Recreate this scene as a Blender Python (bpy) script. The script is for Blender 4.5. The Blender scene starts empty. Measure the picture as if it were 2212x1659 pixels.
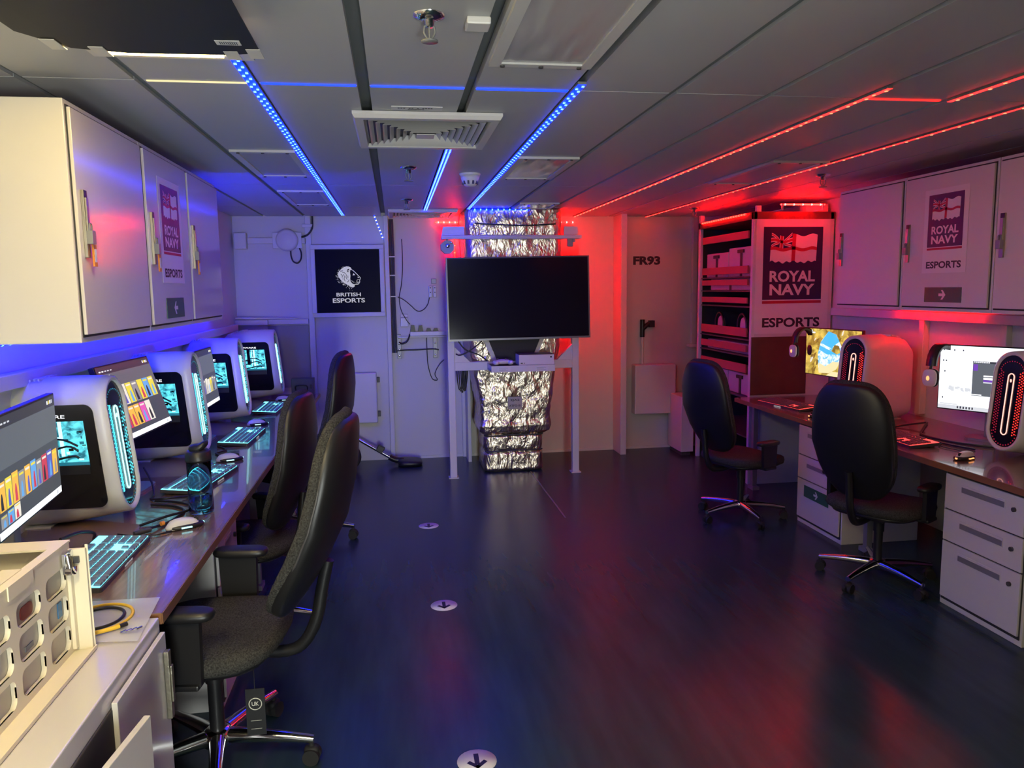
import bpy, math, random
from mathutils import Vector, Matrix, noise
R = math.radians
random.seed(7)
sc = bpy.context.scene
COL = sc.collection

# ------------------------------------------------------------------ camera, world, exposure
cam_d = bpy.data.cameras.new('camera'); cam = bpy.data.objects.new('camera', cam_d); COL.objects.link(cam)
cam_d.sensor_fit = 'HORIZONTAL'; cam_d.sensor_width = 36.0; cam_d.lens = 36.0 * 1665.0 / 2212.0
cam_d.clip_start = 0.05; cam_d.clip_end = 60
_yaw, _pitch, _roll = R(8.52), R(7.08), 0.0133
_f = Vector((math.sin(_yaw) * math.cos(_pitch), math.cos(_yaw) * math.cos(_pitch), -math.sin(_pitch)))
_r = Vector((math.cos(_yaw), -math.sin(_yaw), 0)); _u = _r.cross(_f)
_r2 = _r * math.cos(_roll) - _u * math.sin(_roll); _u2 = _u * math.cos(_roll) + _r * math.sin(_roll)
cam.matrix_world = Matrix((( _r2.x, _u2.x, -_f.x, 0.0), (_r2.y, _u2.y, -_f.y, 0.0), (_r2.z, _u2.z, -_f.z, 1.70), (0, 0, 0, 1)))
sc.camera = cam
w = bpy.data.worlds.new('world'); sc.world = w; w.use_nodes = True
w.node_tree.nodes['Background'].inputs[0].default_value = (0.94, 1.0, 0.95, 1)
w.node_tree.nodes['Background'].inputs[1].default_value = 35.0      # neutral fill light, let in by an opening added behind the camera
pd = bpy.data.lights.new('fill_opening_portal', 'AREA'); pd.shape = 'RECTANGLE'; pd.size = .7; pd.size_y = 1.42; pd.cycles.is_portal = True
po = bpy.data.objects.new('fill_opening_portal', pd); COL.objects.link(po); po.location = (.4, -2.62, .71); po.rotation_euler = (R(90), 0, 0)
vs = sc.view_settings; vs.view_transform = 'Standard'; vs.look = 'None'; vs.exposure = 0.3; vs.gamma = 1.0; vs.use_curve_mapping = False
sc.cycles.use_denoising = True
sc.cycles.max_bounces = 7; sc.cycles.diffuse_bounces = 4; sc.cycles.glossy_bounces = 4; sc.cycles.transmission_bounces = 6
sc.cycles.sample_clamp_indirect = 6; sc.cycles.caustics_reflective = False; sc.cycles.caustics_refractive = False

BLUE_K, RED_K, WARM_K = 24.0, 13.0, 26.0     # radiance of the strips and lamps

# ------------------------------------------------------------------ materials
def mat(name, col, rough=0.5, metal=0.0, spec=0.5, bump=0.0, bscale=40.0, var=0.0, vscale=6.0, coat=0.0, stretch=None):
    m = bpy.data.materials.new(name); m.use_nodes = True
    nt = m.node_tree; b = nt.nodes['Principled BSDF']
    b.inputs['Base Color'].default_value = (*col, 1); b.inputs['Roughness'].default_value = rough
    b.inputs['Metallic'].default_value = metal; b.inputs['Specular IOR Level'].default_value = spec
    b.inputs['Coat Weight'].default_value = coat
    if bump or var:
        tc = nt.nodes.new('ShaderNodeTexCoord'); mp = nt.nodes.new('ShaderNodeMapping')
        if stretch: mp.inputs['Scale'].default_value = stretch
        nt.links.new(tc.outputs['Object'], mp.inputs['Vector'])
    if bump:
        n = nt.nodes.new('ShaderNodeTexNoise'); n.inputs['Scale'].default_value = bscale; n.inputs['Detail'].default_value = 5
        bp = nt.nodes.new('ShaderNodeBump'); bp.inputs['Strength'].default_value = bump; bp.inputs['Distance'].default_value = 0.02
        nt.links.new(mp.outputs[0], n.inputs['Vector']); nt.links.new(n.outputs['Fac'], bp.inputs['Height']); nt.links.new(bp.outputs[0], b.inputs['Normal'])
    if var:
        n2 = nt.nodes.new('ShaderNodeTexNoise'); n2.inputs['Scale'].default_value = vscale; n2.inputs['Detail'].default_value = 6
        rp = nt.nodes.new('ShaderNodeValToRGB')
        rp.color_ramp.elements[0].color = (*[c * (1 - var) for c in col], 1); rp.color_ramp.elements[1].color = (*[min(1, c * (1 + var)) for c in col], 1)
        rp.color_ramp.elements[0].position = 0.3; rp.color_ramp.elements[1].position = 0.7
        nt.links.new(mp.outputs[0], n2.inputs['Vector']); nt.links.new(n2.outputs['Fac'], rp.inputs[0]); nt.links.new(rp.outputs[0], b.inputs['Base Color'])
    return m
def emi(name, col, k, base=(0.02, 0.02, 0.02)):
    m = bpy.data.materials.new(name); m.use_nodes = True; b = m.node_tree.nodes['Principled BSDF']
    b.inputs['Base Color'].default_value = (*base, 1); b.inputs['Emission Color'].default_value = (*col, 1)
    b.inputs['Emission Strength'].default_value = k; b.inputs['Roughness'].default_value = 0.4
    return m
def clear(name, col, rough=0.02, ior=1.2):
    m = mat(name, col, rough); b = m.node_tree.nodes['Principled BSDF']
    b.inputs['Transmission Weight'].default_value = 1.0; b.inputs['IOR'].default_value = ior
    return m
def thin(name, col, alpha, rough=0.15):
    m = mat(name, col, rough); m.node_tree.nodes['Principled BSDF'].inputs['Alpha'].default_value = alpha
    return m
def noisy(key, c0, c1, scale):
    nt = M[key].node_tree; tc = nt.nodes.new('ShaderNodeTexCoord'); n = nt.nodes.new('ShaderNodeTexNoise'); r = nt.nodes.new('ShaderNodeValToRGB')
    n.inputs['Scale'].default_value = scale; n.inputs['Detail'].default_value = 7; n.inputs['Distortion'].default_value = 1.2
    r.color_ramp.elements[0].position = .38; r.color_ramp.elements[1].position = .62; r.color_ramp.elements[0].color = (*c0, 1); r.color_ramp.elements[1].color = (*c1, 1)
    nt.links.new(tc.outputs['Object'], n.inputs['Vector']); nt.links.new(n.outputs['Fac'], r.inputs[0]); nt.links.new(r.outputs[0], nt.nodes['Principled BSDF'].inputs['Emission Color'])
M = {}
M['wall'] = mat('painted bulkhead', (0.62, 0.61, 0.60), 0.42, bump=0.03, bscale=9)
M['wall_low'] = mat('dark grey lower bulkhead', (0.30, 0.30, 0.31), 0.5)
M['ceil'] = mat('ceiling panel paint', (0.50, 0.51, 0.52), 0.45, bump=0.015, bscale=5)
M['chan'] = mat('ceiling channel', (0.20, 0.215, 0.21), 0.6)
M['floor'] = mat('navy deck paint', (0.024, 0.050, 0.060), 0.27, spec=0.28, bump=0.03, bscale=30, var=0.2, vscale=5, stretch=(2.5, 0.35, 1))
M['steel'] = mat('white powder coated steel', (0.64, 0.63, 0.62), 0.17, spec=0.55, coat=0.05)
M['steel_matt'] = mat('matt grey painted steel', (0.64, 0.63, 0.62), 0.42, spec=0.3)
M['steel_in'] = mat('cabinet shadow gap', (0.03, 0.03, 0.035), 0.7)
M['white'] = mat('white paint', (0.68, 0.67, 0.66), 0.4)
M['plast'] = mat('white plastic', (0.72, 0.71, 0.70), 0.35)
M['grey'] = mat('grey metal', (0.25, 0.26, 0.27), 0.4, 0.3)
M['dgrey'] = mat('dark grey plastic', (0.06, 0.06, 0.065), 0.45)
M['black'] = mat('black plastic', (0.012, 0.012, 0.014), 0.4)
M['gloss'] = mat('black gloss', (0.006, 0.006, 0.008), 0.08)
M['tvglass'] = mat('television screen', (0.010, 0.010, 0.012), 0.14, spec=0.10)
M['rubber'] = mat('black rubber', (0.012, 0.012, 0.013), 0.7)
M['chrome'] = mat('polished chrome', (0.75, 0.75, 0.76), 0.12, 1.0)
M['brass'] = mat('worn locking bar steel', (0.42, 0.40, 0.32), 0.35, 0.9, bump=0.1, bscale=60)
M['orange'] = mat('orange key tag', (0.75, 0.27, 0.03), 0.4)
M['paper'] = mat('white paper', (0.74, 0.74, 0.75), 0.55)
M['navy'] = mat('navy print', (0.012, 0.014, 0.06), 0.4)
M['redp'] = mat('red print', (0.42, 0.015, 0.035), 0.45)
M['green'] = mat('green sign', (0.015, 0.115, 0.07), 0.35)
M['ink'] = mat('dark ink', (0.015, 0.015, 0.03), 0.5)
M['glowcream'] = emi('cream lettering with added glow', (0.72, 0.72, 0.64), 0.42, (.3, .3, .28))
M['cream'] = mat('cream print', (0.72, 0.72, 0.66), 0.5)
M['shell'] = mat('off white case plastic', (0.70, 0.70, 0.69), 0.32)
M['desk'] = mat('walnut desk laminate', (0.20, 0.125, 0.095), 0.20, coat=0.5, var=0.15, vscale=14, stretch=(6, 0.6, 1))
M['deskedge'] = mat('desk edge band', (0.23, 0.105, 0.045), 0.4)
M['fabric'] = mat('charcoal chair fabric', (0.062, 0.062, 0.060), 0.95, spec=0.06, bump=0.6, bscale=260, var=0.55, vscale=190)
M['foil'] = mat('crinkled aluminium foil', (0.82, 0.72, 0.60), 0.32, 1.0)
def _foil():
    nt = M['foil'].node_tree; N = nt.nodes.new; tc = N('ShaderNodeTexCoord'); mp = N('ShaderNodeMapping'); mp.inputs['Scale'].default_value = (1, 1, .55); nt.links.new(tc.outputs['Object'], mp.inputs[0])
    ns = N('ShaderNodeTexNoise'); ns.inputs['Scale'].default_value = 7; ns.inputs['Detail'].default_value = 3
    mx = N('ShaderNodeMix'); mx.data_type = 'VECTOR'; mx.inputs['Factor'].default_value = .12; nt.links.new(mp.outputs[0], ns.inputs['Vector']); nt.links.new(mp.outputs[0], mx.inputs['A']); nt.links.new(ns.outputs['Color'], mx.inputs['B'])
    h = None
    for sc_, k in ((16, 1.0), (38, .45), (85, .2)):
        v = N('ShaderNodeTexVoronoi'); v.feature = 'F1'; v.inputs['Scale'].default_value = sc_; nt.links.new(mx.outputs['Result'], v.inputs['Vector'])
        m_ = N('ShaderNodeMath'); m_.operation = 'MULTIPLY_ADD'; m_.inputs[1].default_value = k
        nt.links.new(v.outputs['Distance'], m_.inputs[0])
        if h: nt.links.new(h.outputs[0], m_.inputs[2])
        else: m_.inputs[2].default_value = 0
        h = m_
    b_ = N('ShaderNodeBump'); b_.inputs['Strength'].default_value = .5; b_.inputs['Distance'].default_value = .02; nt.links.new(h.outputs[0], b_.inputs['Height']); nt.links.new(b_.outputs[0], nt.nodes['Principled BSDF'].inputs['Normal'])
_foil()
M['card'] = mat('black card', (0.008, 0.009, 0.013), 0.6)
M['beige'] = mat('beige chassis steel', (0.82, 0.76, 0.60), 0.4)
M['beige_in'] = mat('chassis recess panel', (0.52, 0.48, 0.41), 0.5)
M['wood'] = mat('dark brown board', (0.10, 0.040, 0.022), 0.5, var=0.2)
M['redbar'] = mat('rack batten', (0.42, 0.10, 0.10), 0.5)
M['violet'] = mat('pale storage case', (0.52, 0.50, 0.54), 0.45)
M['smoke'] = clear('smoky bottle plastic', (0.55, 0.80, 0.85), 0.05, 1.25)
M['bag'] = thin('clear plastic bag', (0.78, 0.82, 0.95), 0.55, 0.12)
M['yellow'] = mat('yellow cable', (0.80, 0.52, 0.04), 0.4)
M['blueface'] = mat('blue label', (0.05, 0.20, 0.42), 0.4)
M['redface'] = mat('dark red label', (0.22, 0.035, 0.03), 0.4)
M['tape'] = mat('pale tape', (0.72, 0.70, 0.62), 0.4)
# things that give off light
M['blue_base'] = emi('blue light strip', (0.0, 0.0024, 1.0), BLUE_K)
M['blue_dot'] = emi('blue diode', (0.22, 0.62, 1.0), 1.8)
M['blue_line'] = emi('blue joint light', (0.004, 0.03, 1.0), 3.0)
M['red_base'] = emi('red light strip', (1.0, 0.0052, 0.0046), RED_K)
M['red_dot'] = emi('red diode', (1.0, 0.22, 0.10), 2.0)
M['red_white'] = emi('pale diode', (1.0, 0.62, 0.60), 1.8)
M['red_line'] = emi('red joint light', (1.0, 0.012, 0.01), 3.0)
M['warm'] = emi('warm tube light', (1.0, 0.70, 0.18), WARM_K)
M['warm_open'] = emi('open tube light', (1.0, 0.82, 0.44), 36.0)
M['leak_glow'] = emi('warm lamp leak glow', (1.0, 0.80, 0.42), 0.9)
M['blue_fill'] = emi('blue fill light', (0.0, 0.0008, 1.0), 230.0)
M['red_wall'] = emi('red wall strip', (1.0, 0.0010, 0.0007), 230.0)
M['red_mid'] = emi('red furniture strip', (1.0, 0.0010, 0.0008), 75.0)
M['blue_wall'] = emi('blue wall strip', (0.0, 0.0008, 1.0), 48.0)
M['cyan'] = emi('cyan glow', (0.06, 0.56, 0.68), 1.7)
M['cyan_int'] = emi('cyan case interior', (0.06, 0.56, 0.68), 1.5); noisy('cyan_int', (0.004, 0.09, 0.13), (0.12, 0.75, 0.85), 16)
M['cyan_hi'] = emi('bright cyan glow', (0.45, 0.95, 1.0), 1.5)
M['cyan_lo'] = emi('dim cyan glow', (0.01, 0.18, 0.26), 0.8)
M['ringred'] = emi('red ring glow', (1.0, 0.42, 0.34), 1.6)
M['dotred'] = emi('red vent glow', (1.0, 0.03, 0.02), 1.6)
M['dotdim'] = emi('dim red vent glow', (0.35, 0.008, 0.03), 0.8)
M['orangeglow'] = emi('orange led', (1.0, 0.35, 0.12), 1.6)
M['keycyan'] = emi('cyan key light', (0.10, 0.62, 0.72), 4.0)
M['keyred'] = emi('red key light', (1.0, 0.06, 0.05), 1.6)
M['keycap_l'] = mat('grey keycap', (0.17, 0.19, 0.25), 0.5)
M['keycap_r'] = mat('pinkish keycap', (0.11, 0.07, 0.08), 0.5)
M['scr_dark'] = emi('screen dark grey', (0.055, 0.063, 0.075), 1.0)
M['scr_mid'] = emi('screen mid grey', (0.10, 0.115, 0.13), 1.0)
M['scr_top'] = emi('screen top bar', (0.03, 0.034, 0.04), 1.0)
M['scr_white'] = emi('screen white', (0.92, 0.95, 1.0), 1.25)
M['scr_text'] = emi('screen text', (0.6, 0.62, 0.66), 1.0)
M['scr_ink'] = emi('screen ink', (0.05, 0.055, 0.07), 0.6)
M['scr_purple'] = emi('screen purple', (0.16, 0.05, 0.42), 1.0)
M['scr_rock'] = emi('screen golden rock', (0.52, 0.36, 0.05), 1.0); noisy('scr_rock', (0.22, 0.13, 0.015), (0.75, 0.55, 0.10), 11)
M['scr_rockd'] = emi('screen brown rock', (0.20, 0.12, 0.02), 1.0)
M['scr_sky'] = emi('screen blue sky', (0.06, 0.42, 0.85), 1.1)
M['scr_foam'] = emi('screen pale sea', (0.65, 0.85, 0.95), 1.1); noisy('scr_foam', (0.10, 0.45, 0.80), (0.95, 1.0, 1.0), 26)
M['scr_sand'] = emi('screen sand', (0.85, 0.70, 0.38), 1.0)
for k, c in dict(c1=(0.85, 0.45, 0.06), c2=(0.75, 0.70, 0.6), c3=(0.10, 0.10, 0.45), c4=(0.55, 0.04, 0.08), c5=(0.75, 0.62, 0.05), c6=(0.12, 0.35, 0.7), c7=(0.02, 0.02, 0.03), c8=(0.25, 0.25, 0.26), c9=(0.7, 0.1, 0.4)).items():
    M[k] = emi('screen tile ' + k, c, 1.0)

# ------------------------------------------------------------------ mesh builder
_tc = {}
def text_data(s, off=0.0):
    key = (s, off)
    if key not in _tc:
        cu = bpy.data.curves.new('tmp', 'FONT'); cu.body = s; cu.offset = off; cu.resolution_u = 3
        o = bpy.data.objects.new('tmp', cu); COL.objects.link(o)
        dg = bpy.context.evaluated_depsgraph_get(); dg.update()
        me = bpy.data.meshes.new_from_object(o.evaluated_get(dg))
        vs_ = [(v.co.x, v.co.y) for v in me.vertices]; fs_ = [list(p.vertices) for p in me.polygons]
        bpy.data.objects.remove(o); bpy.data.curves.remove(cu); bpy.data.meshes.remove(me)
        _tc[key] = (vs_, fs_)
    return _tc[key]
class MB:
    def __init__(s): s.v = []; s.f = []; s.mi = []; s.sm = []
    def add(s, vs_, fs_, m=0, smooth=False, T=None):
        b = len(s.v)
        s.v += [tuple(T @ Vector(v)) for v in vs_] if T else [tuple(v) for v in vs_]
        for f in fs_: s.f.append([b + i for i in f]); s.mi.append(m); s.sm.append(smooth)
        return s
    def box(s, x0, x1, y0, y1, z0, z1, m=0, T=None):
        vs_ = [(x, y, z) for x in (x0, x1) for y in (y0, y1) for z in (z0, z1)]
        return s.add(vs_, [(0, 1, 3, 2), (4, 6, 7, 5), (0, 4, 5, 1), (2, 3, 7, 6), (0, 2, 6, 4), (1, 5, 7, 3)], m, False, T)
    def loft(s, rings, m=0, smooth=True, cap0=True, cap1=True, closed=True, T=None):
        n = len(rings[0]); vs_ = [p for r in rings for p in r]; fs_ = []
        for i in range(len(rings) - 1):
            for j in range(n if closed else n - 1):
                k = (j + 1) % n; fs_.append((i * n + j, i * n + k, (i + 1) * n + k, (i + 1) * n + j))
        s.add(vs_, fs_, m, smooth, T)
        if cap0: s.add(rings[0], [list(range(n))[::-1]], m, False, T)
        if cap1: s.add(rings[-1], [list(range(n))], m, False, T)
        return s
    def cyl(s, p0, p1, r0, r1=None, n=16, m=0, T=None):
        p0, p1 = Vector(p0), Vector(p1); r1 = r0 if r1 is None else r1
        d = (p1 - p0).normalized(); a = d.orthogonal().normalized(); b = d.cross(a)
        ring = lambda p, r: [p + (a * math.cos(t) + b * math.sin(t)) * r for t in [2 * math.pi * i / n for i in range(n)]]
        return s.loft([ring(p0, r0), ring(p1, r1)], m, True, T=T)
    def tube(s, pts, r, n=8, m=0, closed=False, T=None, sub=4):
        P = [Vector(p) for p in pts]
        if sub > 1 and len(P) > 2:
            Q = []; N = len(P)
            for i in range(N if closed else N - 1):
                g = (lambda k: P[k % N]) if closed else (lambda k: P[max(0, min(N - 1, k))])
                a, b, c, d = g(i - 1), g(i), g(i + 1), g(i + 2)
                for q in range(sub):
                    t = q / sub
                    Q.append(0.5 * ((2 * b) + (c - a) * t + (2 * a - 5 * b + 4 * c - d) * t * t + (3 * b - a - 3 * c + d) * t ** 3))
            if not closed: Q.append(P[-1])
            P = Q
        rings = []; ref = None; N = len(P)
        for i, p in enumerate(P):
            if closed: d = (P[(i + 1) % N] - P[i - 1])
            else: d = (P[min(i + 1, N - 1)] - P[max(i - 1, 0)])
            d.normalize()
            if ref is None: ref = d.orthogonal().normalized()
            ref = (ref - d * ref.dot(d)); ref = ref.normalized() if ref.length > 1e-6 else d.orthogonal().normalized()
            b = d.cross(ref); rr = r[i * (len(r) - 1) // max(1, N - 1)] if isinstance(r, (list, tuple)) else r
            rings.append([p + (ref * math.cos(t) + b * math.sin(t)) * rr for t in [2 * math.pi * k / n for k in range(n)]])
        if closed: rings.append(rings[0])
        return s.loft(rings, m, True, not closed, not closed, T=T)
    def lathe(s, prof, n=24, m=0, T=None, smooth=True):
        rings = [[(r * math.cos(2 * math.pi * k / n), r * math.sin(2 * math.pi * k / n), z) for k in range(n)] for r, z in prof]
        return s.loft(rings, m, smooth, prof[0][0] > 1e-5, prof[-1][0] > 1e-5, T=T)
    def prism(s, poly, y0, y1, m=0, T=None, smooth=False):
        return s.loft([[(x, y0, z) for x, z in poly], [(x, y1, z) for x, z in poly]], m, smooth, T=T)
    def flat(s, poly, y, m=0, T=None):
        a = sum(poly[i][0] * poly[(i + 1) % len(poly)][1] - poly[(i + 1) % len(poly)][0] * poly[i][1] for i in range(len(poly)))
        p = poly if a > 0 else poly[::-1]
        return s.add([(x, y, z) for x, z in p], [list(range(len(p)))], m, False, T)
    def quad(s, x0, x1, z0, z1, y, m=0, T=None):
        return s.add([(x0, y, z0), (x1, y, z0), (x1, y, z1), (x0, y, z1)], [(0, 1, 2, 3)], m, False, T)
    def sup(s, c, a, b, h, e1=0.5, e2=0.5, nu=24, nv=12, m=0, fn=None, T=None):
        sp = lambda t, e: math.copysign(abs(t) ** e, t); rings = []
        for j in range(nv + 1):
            ph = -math.pi / 2 + math.pi * j / nv; r = max(1e-4, sp(max(math.cos(ph), 1e-6), e1)); z = sp(math.sin(ph), e1)
            rings.append([(a * r * sp(math.cos(2 * math.pi * k / nu), e2), b * r * sp(math.sin(2 * math.pi * k / nu), e2), h * z) for k in range(nu)])
        rings = [[(fn(*p) if fn else p) for p in r] for r in rings]
        rings = [[(p[0] + c[0], p[1] + c[1], p[2] + c[2]) for p in r] for r in rings]
        return s.loft(rings, m, True, T=T)
    def text(s, t, x, z, w_=None, h=None, y=0.0, m=0, off=0.0, align='c', T=None):
        vs_, fs_ = text_data(t, off)
        x0 = min(v[0] for v in vs_); x1 = max(v[0] for v in vs_); z0 = min(v[1] for v in vs_); z1 = max(v[1] for v in vs_)
        kx = w_ / (x1 - x0) if w_ else None; kz = h / (z1 - z0) if h else kx; kx = kx or kz
        ox = x - (x1 - x0) * kx / 2 if align == 'c' else x
        return s.add([(ox + (a - x0) * kx, y, z + (b - z0) * kz) for a, b in vs_], fs_, m, False, T)
    def build(s, name, mats, parent=None, bevel=0.0, seg=2):
        me = bpy.data.meshes.new(name); me.from_pydata([tuple(v) for v in s.v], [], s.f)
        if not isinstance(mats, (list, tuple)): mats = [mats]
        for q in mats: me.materials.append(M[q] if isinstance(q, str) else q)
        me.polygons.foreach_set('material_index', s.mi); me.polygons.foreach_set('use_smooth', s.sm); me.update()
        o = bpy.data.objects.new(name, me); COL.objects.link(o)
        if parent: o.parent = parent
        if bevel:
            bv = o.modifiers.new('bevel', 'BEVEL'); bv.width = bevel; bv.segments = seg; bv.limit_method = 'ANGLE'; bv.angle_limit = R(40)
        return o
def rrect(x0, x1, z0, z1, r, n=6):
    out = []
    for cx, cz, a0 in ((x1 - r, z0 + r, -90), (x1 - r, z1 - r, 0), (x0 + r, z1 - r, 90), (x0 + r, z0 + r, 180)):
        for k in range(n + 1):
            a = R(a0 + 90 * k / n); out.append((cx + r * math.cos(a), cz + r * math.sin(a)))
    return out
def tag(o, label=None, cat=None, group=None, kind=None):
    if label: o['label'] = label
    if cat: o['category'] = cat
    if group: o['group'] = group
    if kind: o['kind'] = kind
    return o
def thing(name, label, cat, loc=(0, 0, 0), rot=0.0, group=None):
    o = bpy.data.objects.new(name, None); COL.objects.link(o); o.empty_display_size = 0.05
    o.location = loc; o.rotation_euler = (0, 0, R(rot)); return tag(o, label, cat, group)
def copy_tree(o, parent=None):
    c = o.copy(); COL.objects.link(c)
    if parent: c.parent = parent
    for ch in list(o.children): copy_tree(ch, c)
    return c
def place(o, loc, rot=0.0, label=None, group=None, scale=None):
    o.location = loc; o.rotation_euler = (0, 0, R(rot))
    if scale: o.scale = (scale,) * 3
    if label: o['label'] = label
    if group: o['group'] = group
    return o
def structure(mb, name, mats, bevel=0.0):
    o = mb.build(name, mats, None, bevel); o['kind'] = 'structure'; return o
def single(mb, name, mats, label, cat, group=None, bevel=0.0, loc=None, rot=0.0):
    o = mb.build(name, mats, None, bevel); tag(o, label, cat, group)
    if loc: o.location = loc
    o.rotation_euler = (0, 0, R(rot)); return o
TX = lambda x, y, z, rz=0.0, rx=0.0, ry=0.0: Matrix.Translation((x, y, z)) @ Matrix.Rotation(R(rz), 4, 'Z') @ Matrix.Rotation(R(ry), 4, 'Y') @ Matrix.Rotation(R(rx), 4, 'X')

XL, XR, YB, YF, ZC = -1.50, 3.68, 7.74, -2.6, 2.41
DZ = 0.76                                                 # desk top height
# ------------------------------------------------------------------ the setting
b = MB(); b.box(XL - .1, XR + .1, YF - .1, YB + .1, -.1, 0); structure(b, 'floor', 'floor')
b = MB(); b.box(XL - .1, XL, YF, YB, 0, 2.5); structure(b, 'wall_left', 'wall')
b = MB(); b.box(XR, XR + .1, YF, YB, 0, 2.5); structure(b, 'wall_right', 'wall')
b = MB(); b.box(XL - .1, XR + .1, YB, YB + .1, 0, 2.5); structure(b, 'wall_back', 'wall')
b = MB(); b.box(XL - .1, XR + .1, YF - .1, YF, 1.42, 2.5); b.box(XL - .1, .05, YF - .1, YF, 0, 1.42); b.box(.75, XR + .1, YF - .1, YF, 0, 1.42); structure(b, 'wall_front', 'wall')  # the low gap is an added opening that lets the fill light in
b = MB(); b.box(.75, .85, YF, -.4, 0, 1.6); structure(b, 'added_shade_panel', 'wall')  # unseen panel added to keep the fill light off the right side
# ceiling: panels hung below a backing, with channels between them
b = MB(); b.box(XL - .1, XR + .1, YF - .1, YB + .1, 2.445, 2.5, 1)
gx = [-1.575, -1.2, -.825, -.455, -.085, .29, .667, 1.045, 1.42, 1.797, 2.165, 2.545, 2.92, 3.295, 3.67]
half = {-.085: .021, .29: .019, .667: .017, -.455: .018, -1.2: .013, -.825: .015, 1.045: .015, 1.42: .013, 1.797: .014, 2.165: .012, 2.545: .013}
ys = [YF, -.4, 1.22, 2.845, 5.46, 6.86, YB]
for i in range(len(gx) - 1):
    x0, x1 = gx[i] + half.get(gx[i], .006), gx[i + 1] - half.get(gx[i + 1], .006)
    x0 = max(x0, XL); x1 = min(x1, XR)
    for j in range(len(ys) - 1):
        b.box(x0, x1, ys[j] + .0035, ys[j + 1] - .0035, ZC, ZC + .03, 0)
for g in (-1.2, -.825, 1.045, 1.42, 2.165):
    b.box(g - half[g], g + half[g], YF, YB, ZC + .012, ZC + .03, 1)
structure(b, 'ceiling', ['ceil', 'chan'])
# bulkhead framing
b = MB(); b.box(-.825, -.772, 7.68, YB, 0, ZC); structure(b, 'trim_1', 'white', .004)
b = MB(); b.box(-.085, -.042, 7.67, YB, 0, ZC); structure(b, 'trim_2', 'white', .004)
b = MB(); b.box(-1.36, -.83, 7.685, YB, 2.15, 2.205); structure(b, 'trim_3', 'white', .004)
b = MB(); b.box(XL, -.83, 7.66, YB, 1.385, 1.432); b.box(XL, -1.2, 7.6, 7.66, 1.385, 1.432); structure(b, 'trim_4', 'white', .004)
b = MB(); b.box(-1.22, -.835, 7.72, YB, .765, 1.37); structure(b, 'trim_5', 'wall_low')
b = MB(); b.box(2.225, 2.285, 7.46, YB, 0, ZC); structure(b, 'trim_6', 'wall', .004)
b = MB(); b.box(.672, .705, 7.45, YB, 0, 1.3); b.box(.64, .705, 7.7, YB, 0, 1.3); structure(b, 'trim_7', 'white', .003)
b = MB(); b.box(3.06, 3.11, 7.69, YB, 1.1, ZC); b.box(3.02, 3.2, 7.6, YB, 1.07, 1.10); structure(b, 'trim_8', 'wall', .003)
b = MB(); b.box(XL + .001, XL + .05, 1.5, 7.5, 1.34, 1.40); structure(b, 'trim_9', 'white', .004)
b = MB(); b.box(XR - .05, XR - .001, 1.5, 6.05, 1.44, 1.50); structure(b, 'trim_10', 'white', .004)
b = MB(); b.box(XR - .04, XR - .001, 4.15, 4.2, .78, 1.44); b.box(XR - .05, XR - .001, 4.88, 4.93, .78, 1.44); structure(b, 'trim_11', 'wall', .004)
b = MB(); b.box(-.04, 3.05, YB - .012, YB - .001, 0, .025); structure(b, 'baseboard_back', 'white')
b = MB(); b.box(1.199, 1.211, 5.45, 6.93, .0005, .003); single(b, 'deck_seam_glint', 'grey', 'thin pale glint drawn on the seam running along the dark deck from the foil duct', 'floor seam')  # pale stretch drawn for glancing light along the deck seam

# ------------------------------------------------------------------ light strips
def strip(x, y0, y1, label, base, dot, wid=.026, step=.034, z=ZC - .014, rows=2, group='coloured light strips along the ceiling', nodots=False):
    t = thing('led_strip', label, 'light strip', (x, y0, z), 0, group)
    L = y1 - y0; q = MB(); q.box(-wid / 2, wid / 2, 0, L, .0025, .004, 0); q.build('glowing_tape', base, t)
    q = MB(); q.box(-wid / 2 - .0005, wid / 2 + .0005, 0, L, .004, .014, 0); q.build('channel', 'chan', t)
    if nodots: return t
    n = int(L / step); d = MB(); r = .0042
    for i in range(n):
        y = (i + .5) * L / n
        for k in range(rows):
            xx = ((-1) ** i * wid * .26) if rows == 1 else (wid * (.30 if k else -.30))
            d.box(xx - r, xx + r, y - r * 1.3, y + r * 1.3, -.001, .002)
    d.build('diodes', dot, t)['kind'] = 'stuff'; return t
strip(-.455, 2.25, 7.52, 'blue light strip in the ceiling left of the air diffuser, ending above the lion picture', 'blue_base', 'blue_dot', .03, rows=1)
strip(.293, 3.93, 7.03, 'short blue light strip between the two ceiling air diffusers', 'blue_base', 'blue_dot', .032, .04)
strip(.668, 2.72, 6.93, 'blue light strip in the ceiling running to the top of the foil duct', 'blue_base', 'blue_dot', .028, rows=1)
strip(1.797, 2.66, 7.68, 'red light strip nearest the middle of the ceiling, ending right of the foil duct', 'red_base', 'red_dot', .018, .06, rows=1)
strip(2.545, 2.30, 7.68, 'red light strip nearest the right wall cabinets', 'red_base', 'red_dot', .014, .09, rows=1)
strip(2.165, 1.60, 2.83, 'short red light strip at the top right corner of the view', 'red_base', 'red_dot', .018, .08, rows=1)
def joint(x0, x1, y, label, m, z=ZC + .002, wy=.006):
    q = MB(); q.box(x0, x1, y - wy / 2, y + wy / 2, z - .006, z + .003); single(q, 'joint_light', m, label, 'light line', 'lit joints across the ceiling')
joint(-.43, -.11, 2.845, 'thin blue light line across the ceiling left of the dark channel', 'blue_line', wy=.012)
joint(-.06, .268, 2.845, 'thin blue light line across the ceiling between the two dark channels', 'blue_line', wy=.013)
joint(.312, .645, 2.845, 'blue light line across the ceiling in front of the big access hatch', 'blue_line', wy=.018)
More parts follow.
